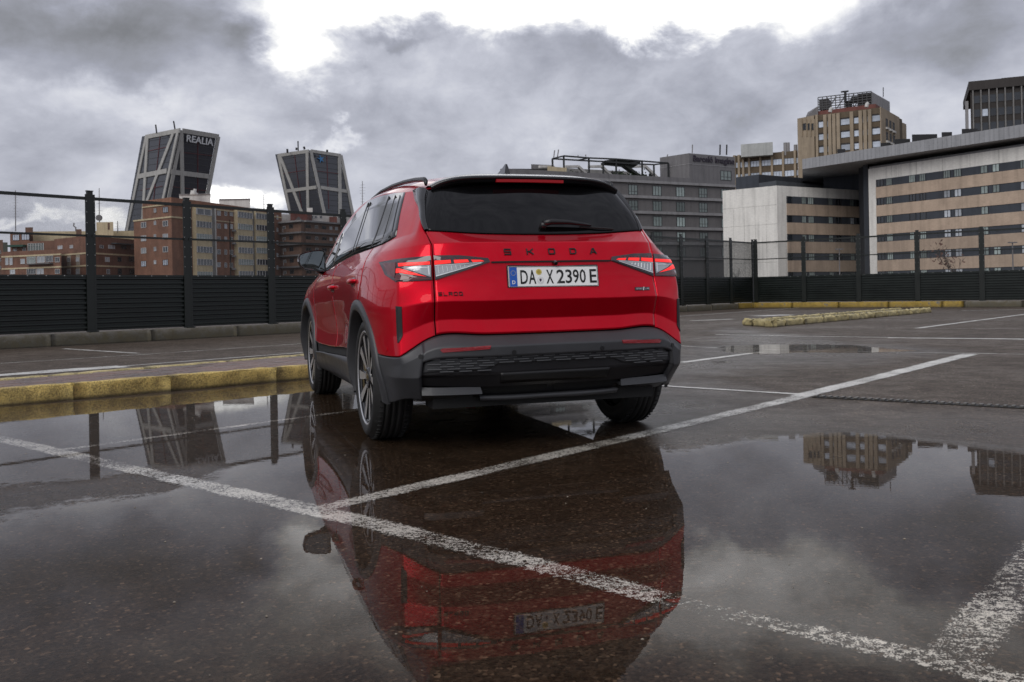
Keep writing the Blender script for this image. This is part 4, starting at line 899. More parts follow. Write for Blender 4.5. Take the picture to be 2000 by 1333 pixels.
for i in range(4):
    for j,u in enumerate((.22,.38,.53)):
        z = zt-3.6-i*3.7; fr.win('dark', fr.L*u, z, fr.L*.08, 2.4, .28); fr.box(MB(), fr.L*(u-.05), fr.L*(u+.05), z-1.8, z-1.25, .2, .75).build('sill', WHP, r4)
MB().prism(behind(P2(1766,272),P2(1776,276),10), 0, zat(1770,238.5,272)).build('rear_shaft', TAN, r4)
# roof: dark red plinth, screen
a, b = P2(1600,262), P2(1717,252.5); MB().prism(para(a,b,P2(1745,268)), zt-1.0, zat(1717,203,252.5)).build('roof_plinth', REDR, r4)
pa_, pb2 = P2(1580,263), P2(1604,261); zz = zat(1599,209,262); MB().add([(*pa_,zat(1580,228.5,263)),(*pb2,zat(1604,226,261)),(*pb2,zz),(pa_[0]+3,pa_[1]+6,zat(1580,228.5,263)),(pb2[0],pb2[1]+9,zz)], [(0,1,2),(0,2,4,3),(1,4,2)]).build('roof_slope', GRY2, r4)
fsn = Fac(r4,(1604.5,262),(1709,255)); mb = MB()
zb_, ztp = zat(1709,203,255), fsn.uz(1709,178)[1]
for k in range(13): u = fsn.L*k/12; fsn.box(mb, u-.10, u+.10, zb_-1, ztp, -.1, .1)
for k in range(6): z = zb_+(ztp-zb_)*k/5; fsn.box(mb, 0, fsn.L, z-.11, z+.11, -.09, .09)
for k in range(6): u = fsn.L*k/6; mb.bar(fsn.pt(u,-1.5,zb_), fsn.pt(u+fsn.L/6,-1.5,ztp), .22, .22)
mb.build('screen_frame', FRD, r4)
fsn.box(MB(), fsn.L*.74, fsn.L-.1, zb_, ztp-.2, -6, -.3).box((0,0,-5),(.1,.1,.1)).build('plant_room', DKB, r4); fsn.box(MB(), .2, fsn.L*.2, zb_, zb_+(ztp-zb_)*.8, -5, -.4).build('plant_room', GRY, r4)
g0, g1 = P2(1709,255.2), P2(1744.5,270); MB().prism(behind(g0,g1,.8), zt-.5, ztp).build('screen_panel', GRYL, r4)
mb = MB()
for x0,x1,y in ((1648,1660,203),(1660,1672,195),(1672,1690,200)): fsn.pxbox(mb, x0, x1, y-8, y+3, -4, -2)
mb.tube([pxw(1651,200,Y=256),pxw(1651,181,Y=256)], .35, 6).bar(pxw(1643,180,Y=256),pxw(1657,178.5,Y=256),.4,.4).tube([pxw(1725,190,Y=262),pxw(1725,171,Y=262)],.12,5); mb.build('roof_plant', DARKM, r4)
mb = MB()
for x,y in ((1622.5,217.5),(1693.5,207.5)): p = pxw(x,y,Y=249); mb.tube([p+Vector((-.2,0,-.3)), p+Vector((0,0,.5)), p+Vector((.35,0,.75))], .5, 8)
mb.build('roof_light', WHP, r4)
# ---- lower tan wing
r5 = bld('office_wing', 'low tan ribbed wing with sky reflecting windows left of the tan tower')
f = Fac(r5,(1436,274.5),(1563,266)); zt = f.uz(1563,294)[1]; MB().prism(behind(P2(1436,274.5),P2(1563,266),20), 0, zt).build('wall', BRN, r5)
xs_ = [(1437,1441),(1446,1450),(1453.5,1461.5),(1466,1483.5),(1487.5,1506),(1510,1527.5),(1532,1551),(1555,1562)]
for i in range(4):
    z = f.uz(1530,316)[1]-i*pit
    for j,(x0,x1) in enumerate(xs_): u0,_ = f.uz(x0,316); u1,_ = f.uz(x1,316); f.win('sky' if u1-u0 > 2 else 'skyone', (u0+u1)/2, z, u1-u0, 1.7, .04)
mb = MB()
for x in (1435,1443.5,1452,1463.5,1485.5,1508,1530,1553): u,_ = f.uz(x,316); f.box(mb, u-.3, u+.3, 0, zt+.1, -.1, .6)
mb.build('rib', TAN, r5)
s_ = P2(1452,270),P2(1514.5,266.5); MB().prism(behind(*s_,8), zt-1, zat(1452,282.5,270)).build('roof_house', brickm('pale_corrugated', (.38,.39,.38), .15), r5)
for x,y,h in ((1534,287,1.6),(1539,285.5,1.4),(1554,287,1.)): p = pxw(x,y+7,Y=268); MB().tube([p-Vector((0,0,1.5)), p+Vector((0,0,h+.6))], .55, 8).build('roof_vent', GRYL, r5)
for x in (1406,1419): MB().tube([pxw(x,303,Y=209),pxw(x+.5,283,Y=209)], .17, 5).build('roof_mast', DARKM, r1)
# ---- dark tower at the right edge
r6 = bld('office_tower', 'dark bronze tower with thin vertical fins at the right picture edge')
f = Fac(r6,(1902,250),(2090,241)); zt = f.uz(1902,160)[1]; MB().prism(behind(P2(1902,250),P2(2090,241),30), 0, zt-2.4).build('wall', GLD if False else DKB, r6)
f.box(MB(), -.4, f.L, zt-2.39, zt, -29, .8).build('roof_band', DKB, r6)
mb = MB()
for k in range(14): u = .6+k*1.93; f.box(mb, u-.16, u+.16, 0, zt-2.4, 0, .7)
o = mb.build('fin', brickm('fin_metal', (.17,.165,.16)), r6)
for k in range(13):
    for i in range(6): 
        f.win('skyone' if (k,i) == (1,1) else 'plain', .6+k*1.93+.965, zt-4.9-i*3.7, 1.5, 2.1, .05)
f.box(MB(), -1.2, -.5, 0, zt-5, -3, -.5).build('side_fin', GRYL, r6)
f.pxbox(MB(), 1957, 2050, 150, 160, -12, -2).build('roof_house', DKB, r6)
# ---- masts on the skyline
def mast(label, px, y0, y1, d_, dish=None, arms=6):
    p, q = pxw(px,y0,Y=d_), pxw(px-.3,y1,Y=d_); mb = MB().tube([p,q], [.13,.09], 6); L = (q-p).length
    for k in range(arms): z = p.lerp(q, .35+.62*k/arms); w_ = .35+.45*rng.random(); mb.bar(z-Vector((w_,0,0)), z+Vector((w_,0,0)), .05, .05)
    o = mb.build('antenna_mast', GRYL); tag(o, label, 'antenna')
    if dish: c = pxw(px,dish,Y=d_-.3); MB().tube([c+Vector((0,-.4,0)),c+Vector((0,.1,0))], .75, 14).build('dish', GRY2, o)
mast('thin lattice antenna mast at far left above the brick roofs', 30.5, 452, 372, 224, arms=9)
mast('antenna mast with round dish beside the beige lift tower', 194, 436, 368, 228, dish=426, arms=3); mast('short whip antenna right of the beige lift tower', 230, 455, 432, 228, arms=4)
mast('tall thin television aerial left of the car roof', 708, 425, 354, 240, arms=8); mast('thin aerial between the two leaning towers', 515.5, 410, 380, 240, arms=2)
# ---- bare winter trees and lamp posts beyond the fence
BARK = mat('bare_bark', (.06,.048,.042), .9); RUST = mat('rusty_leaf', (.10,.05,.035), .8, vary=.3)
def bare_tree(name, label, base, h, seed, leaves=0, lean=0., grp='bare winter trees beyond the fence'):
    r = random.Random(seed); root = empty(name, label, 'tree', base, 0, grp); mb = MB(); tips = []
    def grow(p, d, L, rad, lv):
        pts = [p]; 
        for k in range(4): d = (d+Vector((r.gauss(0,.16),r.gauss(0,.16),r.gauss(.04,.1)))).normalized(); p = p+d*L/4; pts.append(p)
        mb.tube(pts, [rad*(1-.12*k) for k in range(5)], 5 if lv < 2 else 3, caps=False)
        if lv >= 4: tips.append(p); return
        for k in range(r.choice((2,3,3))): grow(pts[-1-r.choice((0,0,1))], (d+Vector((r.gauss(0,.55),r.gauss(0,.55),r.gauss(.15,.3)))).normalized(), L*r.uniform(.6,.8), rad*.52, lv+1)
    grow(Vector((0,0,0)), Vector((lean,0,1)).normalized(), h*.32, h*.022, 0); mb.build('branches', BARK, root)
    if leaves:
        m2 = MB()
        for k in range(leaves): p = r.choice(tips)+Vector((r.gauss(0,.25),r.gauss(0,.25),r.gauss(0,.3))); d = Vector((r.gauss(0,1),r.gauss(0,1),r.gauss(0,1))).normalized(); e = d.orthogonal().normalized(); m2.quad(p,p+d*.2,p+d*.2+e*.13,p+e*.13)
        m2.build('leaves', RUST, root)
x = P2(1866,70); bare_tree('bare_tree', 'leaning bare tree keeping rusty leaves, seen through the right fence', (x[0],x[1],0), 4.6, 3, 70, -.15)
x = P2(1430,75); bare_tree('bare_tree', 'bare twiggy tree before the white end wall, behind the fence corner', (x[0],x[1],0), 3.6, 8)
x = P2(1590,80); bare_tree('bare_tree', 'low bare shrub before the lower beige bands', (x[0],x[1],0), 3.0, 12)
x = P2(60,120); bare_tree('bare_tree', 'bare tree before the brick block at far left', (x[0],x[1],0), 6.2, 21); x = P2(25,125); bare_tree('bare_tree', 'second bare tree, nearest the left picture edge', (x[0],x[1],0), 5.6, 33)
def lamp(label, px, ytop, d_):
    p = P2(px, d_); z = zat(px, ytop, d_); root = empty('street_lamp', label, 'street lamp', (p[0],p[1],0), 0, 'street lamps beyond the fence')
    MB().tube([(0,0,0),(0,0,z)], [.09,.06], 8).build('pole', GRY2, root); MB().box((.0,0,z),(.9,.3,.12)).build('lamp_head', GRY2, root)
lamp('slim street lamp before the lower pale building', 1640.5, 487, 110); lamp('slim street lamp near the right picture edge', 1979, 474, 100)
# ---------------------------------------------------------------- car body surface
import numpy as np
ROWT = np.array([0,.15,.30,.36,.44,.54,.67,.77,.87,.95,1.12,1.27])
COLU = np.array([0,.36,.65,.90,1.12,1.54,2.0,2.45,3.25,3.85,4.32,4.75,5.2,6.0])
def _c(*p): return p
GRID = [
 # c0 rear centre
 [(0,-.74,.262),(0,-.845,.42),(0,-.862,.577),(0,-.79,.634),(0,-.772,.715),(0,-.818,.815),(0,-.797,.935),(0,-.792,1.018),(0,-.742,1.127),(0,-.622,1.174),(0,-.51,1.34),(0,-.40,1.49)],
 # c1
 [(.36,-.735,.266),(.38,-.835,.42),(.38,-.847,.575),(.37,-.778,.635),(.37,-.762,.716),(.37,-.805,.815),(.365,-.778,.935),(.36,-.772,1.02),(.36,-.728,1.127),(.36,-.605,1.181),(.335,-.50,1.34),(.305,-.39,1.482)],
 # c2 tailgate gap
 [(.66,-.69,.29),(.68,-.79,.42),(.66,-.795,.573),(.645,-.728,.637),(.647,-.718,.715),(.652,-.748,.815),(.648,-.714,.935),(.647,-.702,1.037),(.645,-.672,1.123),(.652,-.567,1.199),(.602,-.485,1.33),(.548,-.39,1.452)],
 # c3 corner
 [(.785,-.61,.30),(.830,-.675,.42),(.820,-.70,.49),(.832,-.69,.531),(.83,-.672,.64),(.832,-.668,.79),(.822,-.652,.935),(.802,-.60,1.035),(.778,-.50,1.108),(.708,-.44,1.19),(.645,-.36,1.34),(.592,-.27,1.455)],
 # c4
 [(.845,-.47,.27),(.878,-.50,.42),(.885,-.51,.48),(.888,-.51,.53),(.893,-.48,.64),(.902,-.46,.79),(.889,-.43,.935),(.872,-.40,1.035),(.842,-.34,1.098),(.768,-.22,1.172),(.692,-.15,1.335),(.63,-.06,1.468)],
 # c5
 [(.92,0,.30),(.94,0,.42),(.945,0,.50),(.94,0,.58),(.936,0,.66),(.938,0,.80),(.926,0,.93),(.91,0,1.02),(.872,.03,1.084),(.803,.1,1.163),(.718,.15,1.34),(.648,.2,1.492)],
 # c6
 [(.88,.45,.25),(.91,.45,.33),(.925,.45,.46),(.925,.45,.52),(.918,.45,.62),(.918,.45,.78),(.926,.45,.90),(.92,.45,.985),(.885,.45,1.068),(.825,.45,1.148),(.738,.5,1.345),(.664,.55,1.515)],
 # c7
 [(.85,.9,.25),(.89,.9,.33),(.905,.9,.44),(.90,.9,.50),(.888,.9,.60),(.90,.9,.74),(.916,.9,.87),(.916,.9,.96),(.89,.9,1.048),(.837,.9,1.127),(.75,.9,1.34),(.677,.95,1.522)],
 # c8
 [(.85,1.7,.25),(.89,1.7,.33),(.905,1.7,.42),(.90,1.7,.47),(.888,1.7,.57),(.90,1.7,.71),(.916,1.7,.84),(.916,1.7,.93),(.895,1.7,1.018),(.848,1.7,1.082),(.785,1.62,1.27),(.722,1.5,1.452)],
 # c9
 [(.88,2.3,.25),(.91,2.3,.33),(.92,2.3,.42),(.92,2.3,.48),(.91,2.3,.59),(.915,2.3,.71),(.926,2.3,.82),(.922,2.3,.905),(.902,2.3,.985),(.862,2.28,1.04),(.825,2.15,1.16),(.775,2.0,1.29)],
 # c10
 [(.92,2.765,.30),(.94,2.765,.42),(.945,2.765,.50),(.94,2.765,.56),(.935,2.765,.64),(.935,2.765,.74),(.93,2.765,.82),(.915,2.765,.89),(.893,2.72,.955),(.862,2.6,1.0),(.845,2.5,1.035),(.815,2.38,1.085)],
 # c11
 [(.90,3.2,.28),(.93,3.2,.42),(.935,3.2,.5),(.93,3.2,.56),(.925,3.2,.64),(.92,3.2,.73),(.91,3.2,.80),(.89,3.2,.865),(.86,3.17,.925),(.81,3.1,.955),(.77,3.05,.968),(.72,3.0,.98)],
 # c12
 [(.72,3.42,.27),(.78,3.47,.40),(.79,3.48,.48),(.79,3.48,.55),(.79,3.48,.63),(.78,3.47,.71),(.77,3.46,.77),(.75,3.44,.82),(.72,3.38,.88),(.66,3.30,.91),(.60,3.25,.92),(.55,3.2,.93)],
 # c13
 [(0,3.50,.25),(0,3.58,.38),(0,3.60,.47),(0,3.61,.55),(0,3.60,.63),(0,3.58,.71),(0,3.56,.77),(0,3.53,.82),(0,3.46,.86),(0,3.35,.90),(0,3.30,.91),(0,3.25,.92)],
]
GRID = np.array(GRID)                       # [col,row,3]
KREAR = np.array([0,.9,.95,1,.95,.9,0,.95,.9,1,0,0])
KSIDE = np.array([0,.8,.5,.6,.1,.15,0,.2,.35,.85,0,0])
KROW = np.array([KREAR]*3+[KREAR*.7+KSIDE*.3]+[KSIDE]*10)   # [col,row]
KCOL = np.zeros((14,12)); KCOL[3,3:7] = .75; KCOL[3,2]=.3; KCOL[12,:8]=.3
KCOL[2,0:3]=.25
def _tangents(P, t, k, ax):
    # in/out tangents for non uniform hermite along axis 0
    P = np.moveaxis(P, ax, 0)
    d = np.diff(P, axis=0)/np.diff(t).reshape((-1,)+(1,)*(P.ndim-1))
    n = len(t); ti = np.zeros_like(P); to = np.zeros_like(P)
    h = np.diff(t)
    for i in range(n):
        if i == 0: ti[0] = to[0] = d[0]
        elif i == n-1: ti[-1] = to[-1] = d[-1]
        else:
            c = (d[i-1]*h[i]+d[i]*h[i-1])/(h[i-1]+h[i])
            kk = k[i][..., None] if np.ndim(k[i]) else k[i]
            ti[i] = c*(1-kk)+d[i-1]*kk
            to[i] = c*(1-kk)+d[i]*kk
    return P, ti, to
def _herm(P, ti, to, t, q):
    i = np.clip(np.searchsorted(t, q, side='right')-1, 0, len(t)-2)
    h = t[i+1]-t[i]; x = (q-t[i])/h
    sh = (-1,)+(1,)*(P.ndim-1)
    h = h.reshape(sh); x = x.reshape(sh)
    a = 2*x**3-3*x**2+1; b = x**3-2*x**2+x; c = -2*x**3+3*x**2; d = x**3-x**2
    return a*P[i]+b*h*to[i]+c*P[i+1]+d*h*ti[i+1]
# dense table: first along rows, then along columns
NT, NS = 509, 1201
TQ = np.linspace(0, ROWT[-1], NT); SQ = np.linspace(0, COLU[-1], NS)
_P, _ti, _to = _tangents(GRID, ROWT, KROW.T, 1)        # rows first -> [row,col,3]
_rows = _herm(_P, _ti, _to, ROWT, TQ)                  # [NT,col,3]
_kc = np.array([[np.interp(t, ROWT, KCOL[c]) for t in TQ] for c in range(14)])
_P2, _ti2, _to2 = _tangents(_rows, COLU, _kc, 1)       # [col,NT,3]
# symmetric end tangents (x only) at the centre lines
for _T in (_ti2, _to2):
    _T[0][:, 1:] = 0; _T[-1][:, 1:] = 0
SURF = _herm(_P2, _ti2, _to2, COLU, SQ)                # [NS,NT,3]
_dS = np.gradient(SURF, axis=0); _dT = np.gradient(SURF, axis=1)
NRM = np.cross(_dS, _dT); NRM /= np.linalg.norm(NRM, axis=2, keepdims=True)+1e-12
for _k in (0,-1): NRM[_k,:,0] = 0; NRM[_k] /= np.linalg.norm(NRM[_k], axis=1, keepdims=True)+1e-12
def surf(s, t, off=0.0):
    s = np.asarray(s, float); t = np.asarray(t, float)
    a = np.clip(s/COLU[-1]*(NS-1), 0, NS-1.001); b = np.clip(t/ROWT[-1]*(NT-1), 0, NT-1.001)
    i = a.astype(int); j = b.astype(int); fa = (a-i)[..., None]; fb = (b-j)[..., None]
    def bl(A): return (A[i,j]*(1-fa)+A[i+1,j]*fa)*(1-fb)+(A[i,j+1]*(1-fa)+A[i+1,j+1]*fa)*fb
    p = bl(SURF)
    if np.any(np.asarray(off) != 0):
        n = bl(NRM); n /= np.linalg.norm(n, axis=-1, keepdims=True)
        p = p+n*np.asarray(off)[..., None] if np.ndim(off) else p+n*off
    return p
def _inv(q, A, B, s0, t0, aIdx, bIdx):
    # find (s,t) with coordinate aIdx = A and bIdx = B, Newton from (s0,t0), vectorised
    s = np.array(s0, float); t = np.array(t0, float); e = 2e-3
    for _ in range(14):
        p = surf(s, t); ps = (surf(np.minimum(s+e, COLU[-1]-1e-4), t)-surf(np.maximum(s-e,0), t))
        es = (np.minimum(s+e, COLU[-1]-1e-4)-np.maximum(s-e,0))[..., None]
        ps = ps/es
        et = (np.minimum(t+e, ROWT[-1]-1e-4)-np.maximum(t-e,0))[..., None]
        pt = (surf(s, np.minimum(t+e, ROWT[-1]-1e-4))-surf(s, np.maximum(t-e,0)))/et
        f1 = p[...,aIdx]-A; f2 = p[...,bIdx]-B
        det = ps[...,aIdx]*pt[...,bIdx]-pt[...,aIdx]*ps[...,bIdx]
        det = np.where(np.abs(det) < 1e-6, 1e-6, det)
        ds = (f1*pt[...,bIdx]-f2*pt[...,aIdx])/det; dt = (ps[...,aIdx]*f2-ps[...,bIdx]*f1)/det
        s = np.clip(s-np.clip(ds,-.15,.15), 0, COLU[-1]); t = np.clip(t-np.clip(dt,-.1,.1), 0, ROWT[-1])
    return s, t
def side_st(y, z):
    y = np.asarray(y, float); z = np.asarray(z, float)
    cy = np.array([-.67,-.43,0,.45,.9,1.7,2.3,2.77,3.2]); cu = COLU[3:12]
    s0 = np.interp(y, cy, cu); t0 = np.interp(z, [.25,.4,.5,.56,.64,.76,.9,.98,1.05,1.13,1.33,1.49], ROWT)
    return _inv(None, y, z, s0, t0, 1, 2)
def rear_st(x, z):
    x = np.asarray(x, float); z = np.asarray(z, float)
    s0 = np.interp(x, [0,.36,.647,.835,.9], COLU[:5]); t0 = np.interp(z, [.27,.42,.57,.636,.715,.815,.935,1.03,1.125,1.19,1.34,1.47], ROWT)
    return _inv(None, x, z, s0, t0, 0, 2)
# ================================================================ the red car
CR_, CP_ = .0053, .0046
car = empty('parked_car', 'shiny red electric sport utility car parked in the rain puddle, seen from behind', 'car', (-.0286,5.738,0), .3259)
def paintm():
    m_ = bpy.data.materials.new('red_car_paint'); m_.use_nodes = True; t = NT_(m_.node_tree)
    b = t.new('ShaderNodeBsdfPrincipled', i_Base_Color=(.62,.003,.020), i_Roughness=.31, i_Metallic=.58); o = t.new('ShaderNodeOutputMaterial'); t.l.new(b.outputs[0], o.inputs[0])
    b.inputs['Coat Weight'].default_value = 1.; b.inputs['Coat Roughness'].default_value = .018; b.inputs['Coat IOR'].default_value = 1.27; b.inputs['Specular IOR Level'].default_value = .05
    fl = t.new('ShaderNodeTexVoronoi', i_Scale=900., i_Vector=t.coord('Object'))
    n = t.noise(t.coord('Object'), 5., 4, .6)
    vm = t.new('ShaderNodeVectorMath', operation='SCALE'); vm.inputs[0].default_value = (.62,.0010,.016); t.put(vm.inputs['Scale'], t.m('MULTIPLY', t.mapr(n, .3, .7, .93, 1.05), t.mapr(fl.outputs['Distance'], 0, .6, 1.12, .9))); t.put(b.inputs['Base Color'], vm.outputs[0])
    return m_
RED = paintm()
CLAD = mat('grey_cladding_plastic', (.040,.041,.045), .42, 0, .5, vary=.10, vscale=4, bump=.06, bscale=500)
GLOSSB = mat('gloss_black_trim', (.006,.006,.007), .08, 0, .5, coat=1.); SATB = mat('satin_black_trim', (.012,.012,.013), .35); RUBB = mat('black_rubber_seal', (.008,.008,.008), .6)
AUTOGL = mat('tinted_car_glass', (.006,.0065,.007), .012, 0, .5, coat=.8); REARGL = mat('tinted_rear_glass', (.003,.003,.0035), .02, 0, .36)
DARK = mat('dark_underbody', (.008,.008,.008), .8); TYRE = mat('tyre_rubber', (.014,.014,.014), .62, vary=.3, vscale=14, bump=.25, bscale=60)
ALU = mat('machined_alloy', (.66,.66,.67), .36, .85); ALUD = mat('black_alloy', (.012,.012,.013), .22, 0, .5, coat=.6); ALUG = mat('grey_alloy', (.09,.09,.095), .3, .7)
CHR = mat('chrome_trim', (.55,.55,.56), .12, 1.)
LRED = mat('lit_red_lamp', (.35,.004,.004), .2, 0, .5, emit=(1.,.03,.026), estr=.95); LREDD = mat('dark_red_lens', (.10,.004,.008), .06, 0, .5, coat=1.); LRB = mat('red_brake_lens', (.22,.004,.008), .35, 0, .3, emit=(1,.02,.03), estr=.06); REFL = mat('red_reflector', (.24,.005,.010), .18, 0, .6, coat=.6, bump=.4, bscale=160)
CLR = mat('clear_lamp_crystal', (.44,.46,.48), .12, .4, .7, coat=1., bump=.0); CLRB = mat('white_lamp_edge', (.80,.82,.84), .15, .2)
SMOKE = mat('smoked_lens', (.030,.010,.014), .05, 0, .5, coat=1.); BADGE = mat('badge_black', (.010,.010,.011), .3)
def shear(p): p = np.array(p, float); p[...,2] += p[...,0]*CR_+p[...,1]*CP_; return p
def sgn_surf(s, t, off=0., side=1):
    p = surf(np.abs(s), t, off); p[...,0] *= np.where(np.asarray(s) < 0, -1, 1)*side; return p
def grid_obj(name, P, m_, parent=None, rim=.014, flip=False, smooth=True, rimdir=None, label=None, mi=None):
    """P [n,m,3] car coordinates; a rim folds back from the border so that the sheet has thickness"""
    n, m2 = P.shape[:2]; V = P.reshape(-1,3).tolist(); idx = np.arange(n*m2).reshape(n, m2); F = []
    for i in range(n-1):
        for j in range(m2-1): F.append((idx[i,j],idx[i+1,j],idx[i+1,j+1],idx[i,j+1]))
    if rim:
        dS = np.gradient(P, axis=0); dT = np.gradient(P, axis=1); N = np.cross(dS, dT); N /= np.linalg.norm(N, axis=2, keepdims=True)+1e-9
        if flip: N = -N
        loop = [(i,0) for i in range(n)]+[(n-1,j) for j in range(1,m2)]+[(i,m2-1) for i in range(n-2,-1,-1)]+[(0,j) for j in range(m2-2,0,-1)]
        b = len(V)
        for i,j in loop: V.append((P[i,j]-N[i,j]*rim).tolist())
        k = len(loop)
        for a in range(k):
            i,j = loop[a]; i2,j2 = loop[(a+1)%k]; F.append((idx[i2,j2],idx[i,j],b+a,b+(a+1)%k))
    if flip: F = [f[::-1] for f in F]
    V = shear(np.array(V)); o = mesh_obj(name, V, F, m_, parent or car, smooth); 
    if label: o['label'] = label
    return o
def lin(a, b, n): return np.linspace(a, b, n)
def tsamp(t0, t1, step=.012):
    """row samples between t0 and t1 that include the crease rows, denser next to them"""
    r = [t0,t1]+[x for x in ROWT if t0 < x < t1]; r += [x+d for x in ROWT for d in (-.006,.006) if t0+.003 < x+d < t1-.003]; r = sorted(r); out = []
    for a, b in zip(r[:-1], r[1:]):
        k = max(1, int(math.ceil((b-a)/step))); out += [a+(b-a)*i/k for i in range(k)]
    return np.array(out+[t1])
def both(fn):
    for sd in (-1, 1): fn(sd)
G_ = .0035                                            # half width of a shut line
RAD_O, RAD_I, WZ = .47, .405, .36
def arch_z(y, y0): return WZ+np.sqrt(np.maximum(RAD_O**2-(y-y0)**2, 0))
def sill_top(y): return np.interp(y, [.4,2.4], [.462,.385])
# ---- tailgate
ss = np.r_[-lin(.645,.0,40)[:-1], lin(0,.645,40)]; tt = tsamp(ROWT[3]+.004, ROWT[9]-.002)
S, T_ = np.meshgrid(ss, tt, indexing='ij'); P = sgn_surf(S, T_); grid_obj('tailgate', P, RED, None, .02)
tg = car.children[-1] if False else bpy.data.objects['tailgate']
# ---- quarter panels, doors, wings
def sdoor(t): return np.interp(t, [.30,.54,.57,.67,.775,.905,.96,1.27], [1.54,1.53,1.52,1.475,1.462,1.512,1.56,1.60])
def zbot_t(s, kind):
    """row value of the lower border of the painted panels above wheel arches and cladding"""
    s = np.asarray(s, float); t = np.full(s.shape, ROWT[3])
    p = surf(s, np.full(s.shape, .5)); y = p[...,1]
    for _ in range(6):
        if kind == 'rear': z = np.where(np.abs(y) < .4375, arch_z(y, 0), np.where(y > 0, np.maximum(sill_top(y), arch_z(y, 0)), 0))
        elif kind == 'front': z = np.where(np.abs(y-2.765) < .458, np.maximum(arch_z(y, 2.765), sill_top(y)), sill_top(y)); z = np.where(y > 2.765+.4, np.maximum(arch_z(y,2.765), .56), z)
        else: z = np.maximum(np.maximum(sill_top(y), np.where(np.abs(y) < .47, arch_z(y, 0), 0)), np.where(np.abs(y-2.765) < .47, arch_z(y, 2.765), 0))
        # vertical search along the column
        a = np.clip(s/COLU[-1]*(NS-1), 0, NS-1.001); i = a.astype(int); tz = np.array([np.interp(zz, SURF[ii,:,2], TQ) for zz, ii in zip(np.ravel(z), np.ravel(i))]).reshape(s.shape)
        t = np.where(z > 0, tz, ROWT[3]); y = surf(s, t)[...,1]
    return t
def panel(name, s0, s1, ns, tb, ttop, side, nt=60, extra=None):
    """s0/s1: functions of t; tb: function of s"""
    U = lin(0,1,ns); base_s = s0(np.array(.6))+(s1(np.array(.6))-s0(np.array(.6)))*U
    Pg = []
    vv0 = None
    for u in U:
        smid = s0(.6)*(1-u)+s1(.6)*u
        for _ in range(4):
            tb_ = float(tb(np.array([smid]))[0]); smid = float(s0(tb_)*(1-u)+s1(tb_)*u)
        ts = tsamp(ROWT[3]+.0, ttop, .014); v = (ts-ts[0])/(ts[-1]-ts[0])
        # keep crease rows where they are above the border, squeeze below
        tr = np.maximum(ts, tb_); nlow = (ts <= tb_).sum()
        if nlow > 1: tr[:nlow] = tb_+(tr[nlow]-tb_)*np.linspace(0, 1, nlow+1)[:-1] if nlow < len(tr) else tb_
        sr = np.array([float(s0(a)*(1-u)+s1(a)*u) for a in tr]); Pg.append(surf(sr, tr))
    P = np.array(Pg); P[...,0] *= side
    return grid_obj(name, P, RED, None, .014, flip=(side < 0))
cf = lambda c: (lambda t: np.asarray(c)+0*np.asarray(t))
def squart(t): return np.interp(t, [.945,1.035,1.17,1.24,1.27], [.6525,.748,.952,1.008,1.035])
